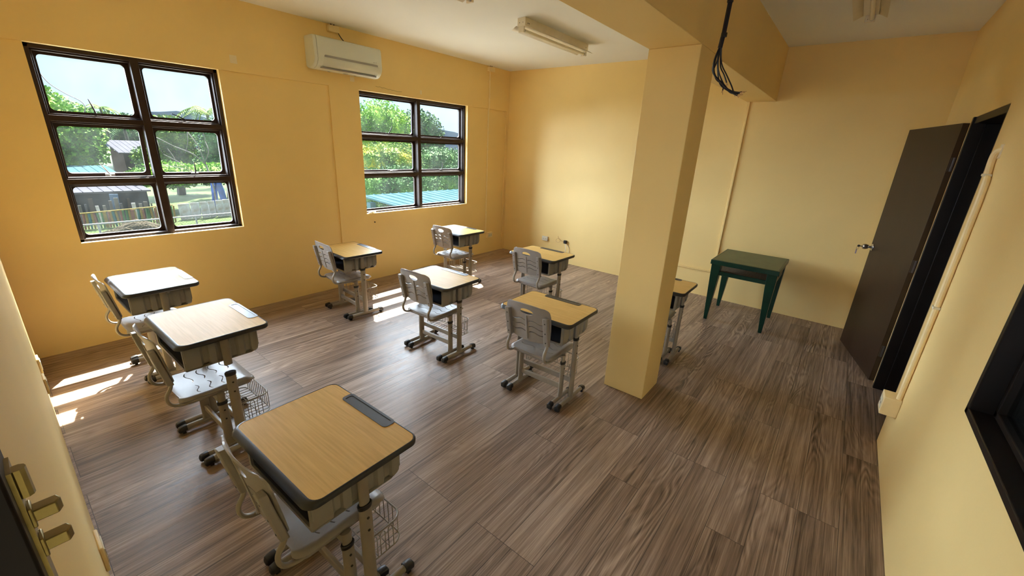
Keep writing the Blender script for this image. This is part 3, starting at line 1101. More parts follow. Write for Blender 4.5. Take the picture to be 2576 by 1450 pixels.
def make_chair():
    t = empty('school_chair', (0, 0, 0))
    # --- seat: v runs front/back (x), u sideways (y)
    XR, XF, HW = -.235, .130, .180
    slots = [-.135, -.072, -.009, .054]
    rows = [XR, XR + .004, XR + .010, XR + .020, XR + .035, -.165]
    srow = set()
    for s_ in slots:
        srow.add(len(rows))
        rows += [s_ - .0028, s_ + .0028]
        rows += [s_ + .032]
    rows += [.100, .114, .123, .128, XF]
    nseg = 48
    us = [-1 + 2 * k / nseg for k in range(nseg + 1)]

    def surf(v, u):
        au = abs(u)
        # rounded plan corners
        rad = .038
        dv = 0
        if v < XR + rad:
            dv = XR + rad - v
        elif v > XF - rad:
            dv = v - (XF - rad)
        hw = HW - (rad - math.sqrt(max(0, rad * rad - dv * dv)))
        y = u * hw
        fade = max(0.0, min(1.0, (v - XR) / .06, (XF - v) / .05))
        s = 0.0
        if .10 < au < .82:
            tt = (au - .10) / .72
            s = .012 * math.sin(2 * PI * tt)
        x = v + s * fade
        z = .410 + .006 * au ** 2 - .012 * math.exp(-((x + .11) / .07) ** 2) * (1 - au ** 2) + .006 * math.exp(-((x - .06) / .05) ** 2) * (1 - .5 * au)
        if x > .085:
            z -= .016 * ((x - .085) / .045) ** 2
        if x < -.205:
            z -= .005 * ((-.205 - x) / .03) ** 2
        if au > .9:
            z -= .012 * ((au - .9) / .1) ** 2
        return (x, y, z)

    def rem(i, j):
        u = (us[j] + us[j + 1]) / 2
        return i in srow and .14 < abs(u) < .78
    mb = slab(rows, us, rem, surf)
    seat = mb.build('seat', M['plastic'], t, solid=0.010, offset=-1, angle=50)
    edge_split(seat)
    # skirt under the seat
    mb = MB()
    lp = rr(XR + .010, XF - .012, -HW + .008, HW - .008, .03, 5)
    mb.loft([[(x, y, .404) for x, y in lp], [(x, y, .384) for x, y in lp]], False, False)
    mb.build('seat_rim', M['plastic'], seat, solid=0.005)
    # --- back: v = height, u sideways
    Z0, Z1, BW_ = .535, .806, .186
    hz = .752
    sl = [.602, .643, .686]
    rows = [Z0, Z0 + .005, Z0 + .014, Z0 + .028]
    srow = set()
    for s_ in sl:
        srow.add(len(rows))
        rows += [s_ - .0034, s_ + .0034]
    hole_i = len(rows) + 1
    rows += [.716, ('h', -1), ('h', 1), .786, .796, .802, Z1]

    def bsurf(v, u):
        au = abs(u)
        hole = None
        if isinstance(v, tuple):
            hole = v[1]
            v = hz
        rad = .045 if v > .7 else .032
        dv = 0
        if v < Z0 + rad:
            dv = Z0 + rad - v
        elif v > Z1 - rad:
            dv = v - (Z1 - rad)
        hw = BW_ - (rad - math.sqrt(max(0, rad * rad - dv * dv)))
        if v < .66:
            hw -= .012 * ((.66 - v) / .09)
        y = u * hw
        z = v
        if hole is not None:
            a_ = .055
            z = hz + hole * .0215 * math.sqrt(max(0.0, 1 - (y / a_) ** 2)) if abs(y) < a_ else hz + hole * .0001
        elif .58 < v < .71 and .08 < au < .80:
            tt = (au - .08) / .72
            z = v + .008 * math.sin(2 * PI * tt) * (1 if u > 0 else -1) * (1 if u > 0 else -1)
        z += .010 * (1 - au ** 2) * max(0, (v - .7) / .1) - .006 * (1 - au ** 2) * max(0, (.62 - v) / .05)
        x = -.246 - .046 * ((z - Z0) / .27) - .022 * (1 - au ** 2) * 1.0
        # rolled top edge and side lips
        if v > .786:
            x -= .006 * ((v - .786) / .02) ** 2
        return (x, y, z)

    def brem(i, j):
        u = (us[j] + us[j + 1]) / 2
        if i in srow:
            return .10 < abs(u) < .74
        if i == hole_i:
            return abs(u * BW_) < .053
        return False
    mb = slab(rows, us, brem, bsurf)
    back = mb.build('backrest', M['plastic'], t, solid=0.0065, offset=0, angle=50)
    edge_split(back)
    mb = MB()
    mb.tube([(-.276, 0, .545), (-.285, 0, .60), (-.296, 0, .67), (-.305, 0, .728)], .0045, 6, r2=.008)
    mb.build('back_rib', M['plastic'], back)
    # bent tubes with brackets
    for s in (-1, 1):
        y = s * .160
        mb = MB()
        p = smooth_path([(-.300, y, .74), (-.282, y, .64), (-.262, y, .55), (-.268, y, .51), (-.290, y, .472), (-.292, y, .438), (-.276, y, .408), (-.240, y, .393), (-.18, y, .390), (.06, y * .97, .388)], 6)
        mb.tube(p, .0125, 12, r2=.009, up=(0, 1, 0))
        tb = mb.build('back_tube', M['tube'], t)
        mb = MB()
        q = [(-.262, .530), (-.276, .60), (-.293, .68), (-.306, .752)]
        lo = []
        for x, z in q:
            lo.append([(x - .018, y - .019, z), (x - .018, y + .019, z), (x + .012, y + .021, z), (x + .012, y - .021, z)])
        mb.loft(lo)
        br_ = mb.build('back_bracket', M['plastic'], t, bevel=0.006, seg=3)
        for x, z in ((-.268, .560), (-.283, .635), (-.298, .712)):
            mb = MB()
            mb.loft([[(x - xx, y + .0045 * math.cos(2 * PI * k / 10), z + .0045 * math.sin(2 * PI * k / 10)) for k in range(10)] for xx in (.016, .0195)])
            mb.build('bolt', M['dot'], br_)
    # legs
    for s in (-1, 1):
        y = s * .188
        cx = -.060
        mb = MB()
        mb.loft([oval(cx, y, .048, .0300, .0155), oval(cx, y, .075, .0255, .0155), oval(cx, y, .330, .0245, .0155)])
        mb.tube([(x, y, .036) for x in (-.200, -.195, .075, .080)], .0155, 14, up=(0, 0, 1))
        leg = mb.build('leg', M['tube'], t)
        mb = MB()
        mb.loft([oval(cx, y, .30, .0200, .0115), oval(cx, y, .392, .0200, .0115)])
        mb.build('leg_post', M['tube'], leg)
        mb = MB()
        mb.loft([oval(cx, y, .320, .0270, .0175), oval(cx, y, .335, .0285, .0190), oval(cx, y, .339, .0255, .016)])
        mb.build('collar', M['black'], leg)
        for z in (.283, .225):
            mb = MB()
            mb.loft([[(cx + .005 * math.cos(2 * PI * k / 10), y + s * yy, z + .005 * math.sin(2 * PI * k / 10)) for k in range(10)] for yy in (.0135, .0175)])
            mb.build('bolt', M['dot'], leg)
        for x0, sg in ((-.178, -1), (.062, 1)):
            mb = MB()
            lo = []
            for dx, hz_, zz in ((0, .0185, .036), (.012, .0195, .035), (.028, .021, .031), (.040, .019, .028), (.046, .010, .026)):
                lo.append([(x0 + sg * dx, y + (.0185 - (.006 if dx > .043 else 0)) * cy_, zz + hz_ * cz_) for cy_, cz_ in [(math.copysign(abs(math.cos(a_)) ** .6, math.cos(a_)), math.copysign(abs(math.sin(a_)) ** .6, math.sin(a_))) for a_ in [2 * PI * k / 16 for k in range(16)]]])
            mb.loft(lo)
            mb.box(x0 + sg * .018 - .009, x0 + sg * .018 + .009, y - .013, y + .013, 0, .018)
            mb.build('foot_cap', M['black'], leg)
    mb = MB()
    mb.box(cx - .010, cx + .010, -.176, .176, .105, .145)
    mb.build('crossbar', M['tube'], t, bevel=0.005)
    mb = MB()
    mb.box(cx - .02, cx + .02, -.195, .195, .372, .388)
    mb.build('seat_frame', M['tube'], t, bevel=0.003)
    return t


DESKS = [  # x, y, yaw, height, desk label, chair label, chair yaw offset
    (0.656, 1.948, 0.024, 0.727, 'honey wood school desk nearest the camera, at the bottom of the picture', 'grey plastic school chair nearest the camera, tucked under the nearest desk', 0.0, (0.0, 0.0)),
    (0.677, 3.323, 0.016, 0.786, 'tall school desk with smudged whitish glare on top, behind the nearest desk', 'grey school chair under the smudged, glare-whitened desk, its slotted seat fully seen', 0.0, (0, 0)),
    (0.687, 4.587, 0.016, 0.733, 'school desk in the corner below the left window with sunlight stripes on its top', 'grey school chair in the corner below the left window', 0.0, (0, 0)),
    (2.368, 4.626, -0.042, 0.700, 'honey wood school desk standing against the window wall between the two windows', 'grey school chair by the window wall between the two windows', -0.02, (0, 0)),
    (2.409, 3.238, 0.037, 0.701, 'school desk in the middle of the room with blue sky glare on its top', 'grey school chair at the middle desk that reflects the blue sky', 0.0, (0, 0)),
    (3.924, 4.565, -0.013, 0.735, 'school desk below the far right window, its top striped by sunlight', 'grey school chair below the far right window, furthest from the camera', 0.0, (0, 0)),
    (3.779, 3.074, -0.013, 0.721, 'honey wood school desk in front of the wall socket on the far wall', 'grey school chair at the desk in front of the far wall socket', 0.0, (0, 0)),
    (2.484, 2.105, 0.024, 0.709, 'honey wood school desk just left of the yellow column', 'grey school chair just left of the yellow column', 0.0, (0, 0)),
    (3.768, 1.752, 0.013, 0.705, 'school desk mostly hidden behind the yellow column', 'school chair hidden almost entirely behind the yellow column', 0.0, (0, 0)),
]
desk0, movers = make_desk()
chair0 = make_chair()
MOVE = {'desktop', 'edge_band', 'pen_tray', 'storage_bin', 'leg_post'}
for i, (x, y, yaw, h, dl, cl, cy, co) in enumerate(DESKS[1:] + DESKS[:1]):
    last = i == len(DESKS) - 1
    d_ = desk0 if last else copy_tree(desk0)
    d_.location = (x, y, 0)
    d_.rotation_euler = (0, 0, yaw)
    tag(d_, dl, 'desk', 'school desks in three rows')
    for ch in kids(d_):
        if ch.name.split('.')[0] in MOVE:
            ch.location.z = h - .70
        if ch.name.split('.')[0] == 'leg':
            for g_ in kids(ch):
                if g_.name.split('.')[0] == 'leg_post':
                    g_.location.z = min(h - .70, .09)
    c_ = chair0 if last else copy_tree(chair0)
    c_.location = (x + co[0], y + co[1], 0)
    c_.rotation_euler = (0, 0, yaw + cy)
    tag(c_, cl, 'chair', 'school chairs at the desks')

# ------------------------------------------------------------------ green table
gt = empty('green_table', (5.36, 1.262, 0))
tag(gt, 'small dark green painted wooden table with tapered legs by the far wall', 'table')
gx, gy, gh = .385, .335, .730
box(-gx, gx, -gy, gy, gh - .050, gh).build('tabletop', M['green'], gt, bevel=0.004)
mb = MB()
mb.box(-gx + .02, gx - .02, -gy + .02, gy - .02, gh, gh + .002)
mb.build('tabletop_panel', mk('paler_green_paint', (0.060, 0.105, 0.050), 0.38, var=0.3, vscale=7), gt)  # top panel in a paler green than the legs
for sx in (-1, 1):
    for sy in (-1, 1):
        mb = MB()
        X, Y = sx * (gx - .012), sy * (gy - .012)
        Xb, Yb = sx * (gx - .070), sy * (gy - .030)

        def q4(x, y, w_, z):
            return [(x, y, z), (x - sx * w_, y, z), (x - sx * w_, y - sy * w_, z), (x, y - sy * w_, z)]
        loops = [q4(Xb, Yb, .034, 0), q4(X - sx * .012, Y - sy * .004, .085, .52), q4(X, Y, .095, gh - .050)]
        if sx * sy < 0:
            loops = [list(reversed(l)) for l in loops]
        mb.loft(loops)
        mb.build('leg', M['green'], gt, bevel=0.003)
mb = MB()
mb.box(-gx + .04, gx - .04, -gy + .025, -gy + .045, .560, .605)
mb.box(-gx + .04, gx - .04, gy - .045, gy - .025, .560, .605)
mb.box(-gx + .03, -gx + .05, -gy + .04, gy - .04, .560, .605)
mb.box(gx - .05, gx - .03, -gy + .04, gy - .04, .560, .605)
mb.build('rail', M['green'], gt, bevel=0.003)
box(-gx + .05, gx - .05, -gy + .045, gy - .045, .585, .595).build('shelf', M['ply'], gt)

# ------------------------------------------------------------------ outside
GZ = -2.6
g_ = MB()
g_.box(-14, 50, 5.8, 19.0, GZ - .1, GZ)
struct(g_.build('ground_yard', M['concrete'], smooth=False))
g_ = MB()
g_.box(-40, 160, 19.0, 140, GZ - .1, GZ - .01)
struct(g_.build('ground_lawn', M['grass'], smooth=False))


def leafy(center, blobs, n, size, mat, name, label, cat='tree', trunk=True, group=None, flat=0.0):
    """crown of many small leaf sprays over several lobes"""
    cx, cy, cz = center
    t = empty(name, (cx, cy, GZ))
    tag(t, label, cat, group)
    rnd = random.Random(int(cx * 31 + cy * 17 + n))
    mb = MB()
    vol = sum(b[3] * b[4] for b in blobs)
    n = int(n * 1.7)
    size *= .62
    for bx, by, bz, rx, rz in blobs:
        # dark core
        lo = []
        for a in range(1, 7):
            th = PI * a / 7
            lo.append([(bx + .82 * rx * math.sin(th) * math.cos(2 * PI * k / 12) * rnd.uniform(.85, 1.1), by + .82 * rx * math.sin(th) * math.sin(2 * PI * k / 12) * rnd.uniform(.85, 1.1), cz - GZ + bz + .82 * rz * math.cos(th) * rnd.uniform(.9, 1.1)) for k in range(12)])
        mb.loft(lo)
        for _ in range(int(n * rx * rz / vol)):
            u, v = rnd.uniform(-1, 1), rnd.uniform(0, 2 * PI)
            s_ = math.sqrt(1 - u * u)
            rad = rnd.uniform(.80, 1.10)
            nx, ny, nz = s_ * math.cos(v), s_ * math.sin(v), u
            if ny > .35 and rnd.random() < .7:
                continue
            p = Vector((bx + rx * rad * nx, by + rx * rad * ny, cz - GZ + bz + rz * rad * nz))
            d1 = Vector((rnd.uniform(-1, 1), rnd.uniform(-1, 1), rnd.uniform(-.8, .5))).normalized()
            d2 = d1.cross(Vector((rnd.uniform(-1, 1), rnd.uniform(-1, 1), rnd.uniform(-1, 1)))).normalized()
            L_ = size * rnd.uniform(.6, 1.4)
            W_ = L_ * .38
            mb.add([p, p + d1 * L_ * .5 + d2 * W_, p + d1 * L_, p + d1 * L_ * .5 - d2 * W_], [(0, 1, 2, 3)])
    mb.build('foliage', M[mat], t, smooth=False)
    if trunk:
        mb = MB()
        b0 = blobs[0]
        mb.tube([(0, 0, 0), (.15, 0, (cz - GZ) * .5), (b0[0], b0[1], cz - GZ + b0[2] * .5)], [.28, .22, .12], 8)
        mb.build('trunk', M['bark'], t)
    return t


def ray_at(az, el, dist):
    a = math.radians(az)
    return (0.017 + dist * math.tan(a), 0.55 + dist, 1.83 + dist / math.cos(a) * math.tan(math.radians(el)))


# trees through window 1
p = ray_at(4.9, -0.5, 37)
leafy((p[0], p[1], p[2]), [(0, 0, 0, 2.3, 1.9), (.6, -.3, -1.1, 1.6, 1.2), (-1.4, 0, .6, 1.6, 1.8)], 6200, .34, 'leafC', 'round_tree', 'bright green round tree at the left of the left window, above the blue roof')
p = ray_at(5.1, 1.4, 45)
leafy((p[0], p[1], p[2]), [(0, 0, 0, .9, 1.4), (-.6, 0, .8, .8, 1.0), (.3, 0, -.9, 1.1, .8)], 1800, .34, 'leafC', 'tall_tree', 'ragged light green tree rising into the sky at the far left pane')
p = ray_at(10.0, -0.1, 70)
leafy((p[0], p[1], p[2]), [(0, 0, 0, 3.6, 1.7), (-3.2, 0, .2, 2.8, 1.7), (3.3, 0, -.2, 3.0, 1.5)], 4200, .55, 'leafB', 'broad_tree', 'deep green tree mass behind the pale-roofed house')
p = ray_at(13.4, -1.5, 38)
leafy((p[0], p[1], p[2]), [(0, 0, .6, 1.4, 1.3), (-.9, .3, -.9, 1.3, .9), (.9, .2, -1.2, 1.4, .9)], 4200, .30, 'leafA', 'leaning_tree', 'yellow-green tree with bare pale branches, left part of the right panes')
p = ray_at(17.8, -1.6, 35)
leafy((p[0], p[1], p[2]), [(0, 0, .4, 1.5, 1.5), (-.6, 0, -1.1, 1.3, .9), (1.0, 0, -.6, 1.5, 1.3)], 5200, .24, 'leafB', 'dense_tree', 'dense small-leaved green tree at the right edge of the left window')
p = ray_at(12.9, -4.4, 31)
leafy((p[0], p[1], p[2]), [(0, 0, 0, 1.5, .68), (2.0, 0, 0, 1.3, .62), (-1.1, 0, -.1, .9, .5), (3.6, .2, -.1, 1.2, .62)], 4200, .24, 'leafC', 'shrub', 'low leafy shrubs behind the metal sheet fence', 'shrub', trunk=False)


def palm(az, el, dist, label, nf=11, size=2.0, mat='leafA'):
    p = ray_at(az, el, dist)
    t = empty('palm_tree', (p[0], p[1], GZ))
    tag(t, label, 'palm')
    rnd = random.Random(int(az * 100))
    top = Vector((0, 0, p[2] - GZ))
    for k in range(nf):
        a = 2 * PI * k / nf + rnd.uniform(-.2, .2)
        up = rnd.uniform(.25, .9)
        d = Vector((math.cos(a), math.sin(a) * .6, 0))
        mb = MB()
        pts = [top + d * (size * s_) + Vector((0, 0, size * (up * s_ - 1.0 * s_ * s_))) for s_ in [i / 9 for i in range(10)]]
        mb.tube(pts, [.035] * 9 + [.01], 4)
        side = d.cross(Vector((0, 0, 1))).normalized()
        for i in range(1, 10):
            for q in (0, .5):
                b = pts[i - 1].lerp(pts[i], q)
                ln = size * .34 * math.sin(PI * min(.95, (i + q) / 10.5) ** .7)
                for sg in (-1, 1):
                    tip = b + side * (sg * ln) + d * (ln * .5) + Vector((0, 0, -ln * .55))
                    w_ = d * .045
                    mb.add([b - w_, b + w_, tip], [(0, 1, 2)])
        mb.build('frond', M[mat], t, smooth=False)
    mb = MB()
    mb.tube([(0, 0, 0), (.12, 0, (p[2] - GZ) * .5), tuple(top)], [.20, .14, .12], 8)
    mb.build('trunk', M['bark'], t)
    return t


palm(16.9, 1.9, 44, 'feathery palm top above the tree line in the upper right pane', 13, 2.6, 'leafA')
palm(8.7, 1.7, 60, 'small palm crown on the skyline in the upper left pane', 11, 1.5, 'leafA')
palm(10.0, 0.2, 58, 'palm with drooping fronds beside the pale-roofed house', 11, 2.6, 'leafB')
palm(15.2, 0.1, 47, 'palm behind the bare branches in the right middle pane', 12, 2.3, 'leafB')

# bare branches
bt = empty('bare_tree', (*ray_at(16.0, -3, 28)[:2], GZ))
tag(bt, 'leafless pale branches crossing in the right middle pane', 'tree')
rnd = random.Random(5)
bx_, by_ = bt.location.x, bt.location.y


def bl(a, b, r):
    A, B = ray_at(a[0], a[1], 28), ray_at(b[0], b[1], 28)
    return [(A[0] - bx_, A[1] - by_, A[2] - GZ), ((A[0] + B[0]) / 2 - bx_ + rnd.uniform(-.1, .1), A[1] - by_ - .3, (A[2] + B[2]) / 2 - GZ + rnd.uniform(-.05, .1)), (B[0] - bx_, B[1] - by_, B[2] - GZ)]


br_list = [((16.2, -8.5), (16.0, -3.4), .07), ((16.0, -3.4), (13.6, -1.6), .05), ((16.0, -3.4), (14.6, .4), .045), ((13.6, -1.6), (12.2, -.7), .03), ((15.9, -3.2), (16.3, -1.0), .04), ((16.3, -1.0), (15.6, .8), .025), ((14.4, -2.2), (14.9, 0), .025), ((14.8, -4.2), (12.6, -2.4), .03), ((12.6, -2.4), (12.3, -1.0), .02), ((15.4, -4.4), (12.2, -3.4), .03), ((13.4, -3.8), (13.0, -1.8), .02)]
for q, (a, b, r) in enumerate(br_list):
    mb = MB()
    mb.tube(smooth_path(bl(a, b, r), 5), r * .55, 5)
    mb.build('branch', M['branch'], bt)

# houses and sheds
def house(name, label, az0, az1, elr, dist, depth, roofmat, wallmat, rise=.5, over=.3, cat='house'):
    a, b = ray_at(az0, elr, dist), ray_at(az1, elr, dist)
    cx = (a[0] + b[0]) / 2
    hw = (b[0] - a[0]) / 2
    zr = a[2]
    t = empty(name, (cx, a[1] + depth / 2, GZ))
    tag(t, label, cat)
    box(-hw, hw, -depth / 2, depth / 2, 0, zr - GZ).build('wall', M[wallmat], t, smooth=False)
    mb = MB()
    y0, y1 = -depth / 2 - over, depth / 2 + over
    z = zr - GZ
    mb.loft([[(-hw - over, y0, z - .04), (-hw - over, y1, z + rise - .04), (-hw - over, y1, z + rise + .04), (-hw - over, y0, z + .04)],
             [(hw + over, y0, z - .04), (hw + over, y1, z + rise - .04), (hw + over, y1, z + rise + .04), (hw + over, y0, z + .04)]])
    r_ = mb.build('roof', M[roofmat], t, smooth=False)
    mb = MB()
    n = int((2 * hw + 2 * over) / .35)
    for k in range(1, n):
        x = -hw - over + (2 * hw + 2 * over) * k / n
        mb.loft([[(x - .02, y0, z + .04), (x + .02, y0, z + .04), (x, y0, z + .07)], [(x - .02, y1, z + rise + .04), (x + .02, y1, z + rise + .04), (x, y1, z + rise + .07)]])
    mb.build('roof_ribs', M[roofmat], r_, smooth=False)
    mb = MB()
    mb.box(-hw * .5, -hw * .5 + .7, -depth / 2 - .02, -depth / 2, z - 1.1, z - .35)
    mb.build('window', M['shedwall'], t, smooth=False)
    return t


house('house', 'distant house with a pale grey roof among the trees in the left middle pane', 9.5, 12.6, -2.35, 48, 5, 'roofwhite', 'housewall', .85)
house('house', 'low house under a light blue metal roof below the round tree', 4.2, 8.2, -4.35, 31.2, 2.6, 'roofblue', 'shedwall', .22)
house('shed', 'dark open shed with cluttered front behind the painted picket fence', 4.8, 10.6, -6.05, 28.6, 1.6, 'roofwhite', 'shedwall', .10, .15, 'shed')
a_ = ray_at(7.75, -7.6, 28.3)
o = box(-.16, .16, -.02, .02, 0, .75).build('blue_board', M['blueboard'], smooth=False)
o.location = (a_[0] + .1, a_[1] - .1, a_[2] - .05)
o.rotation_euler = (0, .05, 0)
tag(o, 'narrow light blue ribbed board leaning on the dark shed', 'board')
rnd = random.Random(11)
for k in range(16):
    az = 5.0 + .44 * k + rnd.uniform(-.05, .05)
    A = ray_at(az, rnd.uniform(-7.3, -6.6), 27.7 + .28 * (k % 2))
    wd = rnd.uniform(.03, .08)
    mb = MB()
    mb.box(-wd, wd, -.02, .02, 0, A[2] - GZ)
    o = mb.build('scrap_board', M[('bark', 'branch', 'roofwhite', 'housewall', 'sheet', 'branch')[k % 6]], smooth=False)
    o.location = (A[0], A[1], GZ)
    o.rotation_euler = (0, rnd.uniform(-.05, .05), rnd.uniform(-.3, .3))
    tag(o, 'weathered board or pole leaning upright in front of the dark shed', 'board', 'scrap boards leaning at the dark shed')
# fence of metal sheets
shp = [(12.9, 13.9), (13.95, 14.75), (14.8, 15.5), (15.55, 16.15), (16.2, 16.9), (16.95, 17.6), (17.65, 18.4)]
labs = ['pale metal sheet at the left end of the sheet fence', 'rust-stained white sheet, second from the left in the sheet fence', 'grey sheet, third from the left in the sheet fence', 'dark stained sheet, fourth from the left in the sheet fence', 'bluish sheet, fifth from the left in the sheet fence', 'light sheet, sixth from the left in the sheet fence', 'sheet at the right end of the sheet fence']
for k, (a0, a1) in enumerate(shp):
    el = -7.45 + .07 * k
    A, B = ray_at(a0, el, 27.0), ray_at(a1, el, 27.0)
    hw = (B[0] - A[0]) / 2
    o = box(-hw, hw, -.015, .015, 0, A[2] - GZ).build('metal_sheet', M['sheet'], smooth=False)
    o.location = ((A[0] + B[0]) / 2, A[1] + .05 * (k % 2), GZ)
    o.rotation_euler = (0, random.uniform(-.03, .03), random.uniform(-.05, .05))
    tag(o, labs[k], 'metal sheet', 'upright sheets of the makeshift fence')
# tarpaulin draped behind
A = ray_at(16.2, -6.0, 28.4)
mb = MB()
rows = []
for i in range(9):
    rows.append([(A[0] + .085 * i - .1 + .05 * math.sin(k), A[1] + .08 * math.sin(i * 1.7 + k), A[2] + .75 - (.12 + .05 * abs(i - 4) ** .5 * 2) * k - .28 * max(0, i - 5)) for k in range(7)])
mb.loft(rows, False, False, False)
tag(mb.build('tarpaulin', M['tarp'], solid=.02), 'crumpled bright blue tarpaulin hanging above the metal sheets', 'tarpaulin')
# painted picket fence
A, B = ray_at(5.0, -7.9, 26.5), ray_at(12.4, -7.55, 26.5)
pf = empty('picket_fence', (A[0], A[1], GZ))
tag(pf, 'low picket fence of green, yellow, red and teal slats outside the left window', 'fence')
n = 34
for k in range(n):
    x = (B[0] - A[0]) * k / (n - 1)
    zt_ = (A[2] + (B[2] - A[2]) * k / (n - 1)) - GZ - random.uniform(0, .05)
    lean = random.uniform(-.05, .05)
    hw = .035 if k % 9 else .06
    mb = MB()
    mb.loft([[(x - hw, -.02, .0), (x + hw, -.02, .0), (x + hw, .02, .0), (x - hw, .02, .0)], [(x - hw + lean, -.02, zt_), (x + hw + lean, -.02, zt_), (x + hw + lean, .02, zt_), (x - hw + lean, .02, zt_)]])
    mb.build('slat', M[('pg', 'py', 'pr', 'py', 'pt', 'py', 'pr', 'pg')[k % 8]], pf, smooth=False)
mb = MB()
mb.tube([(0, -.06, A[2] - GZ - .02), (B[0] - A[0], -.06, B[2] - GZ + .02)], .03, 6)
mb.build('rail', M['py'], pf)
# brushwood heap
A = ray_at(9.3, -8.7, 25.0)
mb = MB()
rnd = random.Random(3)
for k in range(140):
    x, yv = rnd.gauss(0, .45), rnd.gauss(0, .2)
    z = max(.0, .42 * math.exp(-(x / .6) ** 2) * rnd.random() + .02) + .25
    mb.tube([(x - .35, yv, z - .06), (x, yv + rnd.uniform(-.1, .1), z + .06), (x + .35, yv, z - .10)], .018, 4)
o = mb.build('brushwood_heap', M['straw'], smooth=False)
o.location = (A[0], A[1], GZ - .25)
tag(o, 'heap of dry brown brushwood in front of the picket fence', 'brushwood')
o['kind'] = 'stuff'
# chain-link fence
A, B = ray_at(3.0, -9.05, 21.5), ray_at(22.0, -8.7, 21.5)
cf = empty('chain_link_fence', (A[0], A[1], GZ))
tag(cf, 'chain-link fence with a pale pipe rail across the lower panes of the left window', 'fence')
hf = A[2] - GZ
Lf = B[0] - A[0]
mb = MB()
mb.tube([(0, 0, hf), (Lf, 0, hf + .02)], .028, 8)
mb.build('top_rail', M['rail'], cf)
for x in (ray_at(6.4, 0, 21.5)[0] - A[0], ray_at(14.2, 0, 21.5)[0] - A[0], ray_at(22, 0, 21.5)[0] - A[0]):
    mb = MB()
    mb.tube([(x, 0, 0), (x, 0, hf + .03)], .032, 8)
    mb.build('post', M['rail'], cf)
mb = MB()
stp = .11
k = 0
x = -hf
while x < Lf:
    for sg in (1, -1):
        x0, x1 = (x, x + hf) if sg > 0 else (x + hf, x)
        za, zb2 = 0.0, hf
        if x0 < 0:
            za = -x0
            x0 = 0
        if x1 < 0:
            zb2 = hf + x1
            x1 = 0
        if za < zb2:
            mb.add([(x0, 0, za), (x0 + .007, 0, za), (x1 + .007, .004, zb2), (x1, .004, zb2)], [(0, 1, 2, 3)])
    x += stp
mb.build('wire_netting', M['wiremesh'], cf, smooth=False)

# trees through window 2
p = ray_at(34.6, 1.0, 26)
leafy((p[0], p[1], p[2]), [(0, 0, 0, 2.0, 1.9), (-1.6, 0, -.4, 1.5, 1.4), (1.3, .2, -.8, 1.3, 1.2)], 6500, .24, 'leafC', 'round_tree', 'light green tree filling the upper left pane of the far window')
p = ray_at(39.6, 1.0, 44)
leafy((p[0], p[1], p[2]), [(0, 0, 0, 2.6, 2.6), (-1.6, 0, .8, 1.8, 1.6), (1.4, 0, -1.2, 1.8, 1.6)], 3600, .42, 'leafB', 'tall_tree', 'blue-green domed tree in the upper right pane of the far window')
p = ray_at(35.2, -2.6, 20)
leafy((p[0], p[1], p[2]), [(0, 0, 0, 1.7, .95), (-1.3, -.4, -.1, 1.2, .9), (1.2, .3, .1, 1.1, .9), (0, 0, -1.0, 1.8, .8)], 8500, .16, 'leafD', 'flowering_shrub', 'shrub with yellow flowers in the middle left pane of the far window', 'shrub')
p = ray_at(41.5, -2.4, 24)
leafy((p[0], p[1], p[2]), [(0, 0, 0, 1.8, 1.0), (1.7, 0, -.1, 1.5, 1.0), (-1.4, 0, -.5, 1.3, .9)], 5500, .22, 'leafB', 'shrub', 'mixed green bushes in the middle right pane of the far window', 'shrub')
p = ray_at(36.5, -5.4, 16)
leafy((p[0], p[1], p[2]), [(0, 0, 0, 1.5, .8), (-1.5, 0, -.1, 1.2, .8), (1.5, .3, -.1, .9, .7)], 6500, .15, 'leafB', 'shrub', 'dark twiggy bush above the blue roof in the lower left pane of the far window', 'shrub', trunk=False)
p = ray_at(43.7, -4.7, 18)
leafy((p[0], p[1], p[2]), [(0, 0, 0, 1.0, .9), (1.0, 0, -.2, 1.0, .8)], 3200, .16, 'leafB', 'shrub', 'leafy bush at the right edge of the lower right pane of the far window', 'shrub', trunk=False)
p = ray_at(40.7, -6.2, 22)
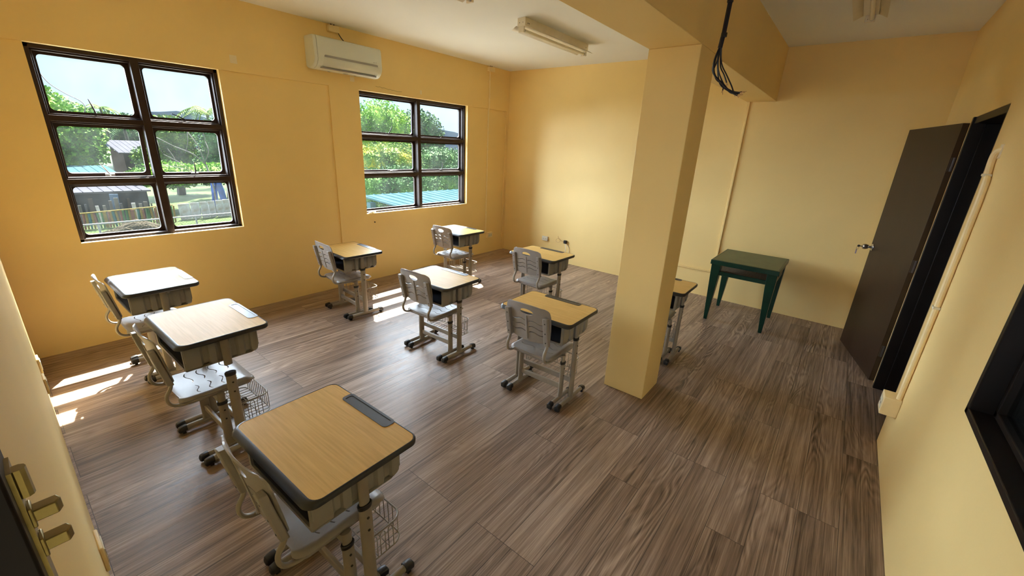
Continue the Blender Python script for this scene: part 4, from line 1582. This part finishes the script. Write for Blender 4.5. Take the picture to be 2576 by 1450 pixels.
leafy((p[0], p[1], p[2]), [(0, 0, 0, 1.2, .35), (1.0, 0, -.1, 1.2, .3)], 1600, .16, 'leafC', 'shrub', 'patch of bright low plants between the bushes beyond the blue roof', 'shrub', trunk=False)
p = ray_at(28.6, -1.0, 38)
leafy((p[0], p[1], p[2]), [(0, 0, 0, 2.6, 2.0), (1.4, .3, -1.8, 2.0, 1.2), (-2.0, .3, -1.4, 2.0, 1.4)], 3600, .32, 'leafB', 'broad_tree', 'green tree standing between the views of the two windows')
house('neighbour_house', 'pale roofed house low behind the bushes in the far window', 43.2, 45.5, -4.3, 40, 4, 'roofwhite', 'housewall', .3)

# light blue roof just outside window 2
nr = empty('covered_walkway', (10.9, 11.8, GZ))
tag(nr, 'light blue roof of a covered walkway just outside the far window', 'roof')
zr = 0.0 - GZ
mb = MB()
mb.loft([[(-3.2, -2.6, zr - .16), (-3.2, 1.1, zr + .05), (-3.2, 1.1, zr + .10), (-3.2, -2.6, zr - .11)], [(8, -2.6, zr - .16), (8, 1.1, zr + .05), (8, 1.1, zr + .10), (8, -2.6, zr - .11)]])
rf = mb.build('roof', M['roofblue'], nr, smooth=False)
mb = MB()
for k in range(34):
    x = -3.1 + .33 * k
    mb.loft([[(x - .02, -2.6, zr - .11), (x + .02, -2.6, zr - .11), (x, -2.6, zr - .08)], [(x - .02, 1.1, zr + .10), (x + .02, 1.1, zr + .10), (x, 1.1, zr + .13)]])
mb.build('roof_ribs', M['roofblue'], rf, smooth=False)
for x in (-3.0, 0.5, 4.0, 7.6):
    for y in (-2.4, .9):
        mb = MB()
        mb.box(x - .1, x + .1, y - .1, y + .1, 0, zr - .12)
        mb.build('post', M['roofblue'], nr, smooth=False)

# far hills
mb = MB()
pts = []
for k in range(61):
    a = math.radians(-15 + 80 * k / 60)
    r = 330
    el = 1.15 + .45 * math.sin(k * .35) + .25 * math.sin(k * .9 + 1) + .1 * math.sin(k * 2.3)
    x, y = r * math.sin(a), r * math.cos(a)
    pts.append([(x, y, -12), (x, y, 1.83 + r * math.tan(math.radians(el))), (x * 1.3, y * 1.3, -12)])
mb.loft(pts, True, True)
struct(mb.build('hills', M['hill'], smooth=False))
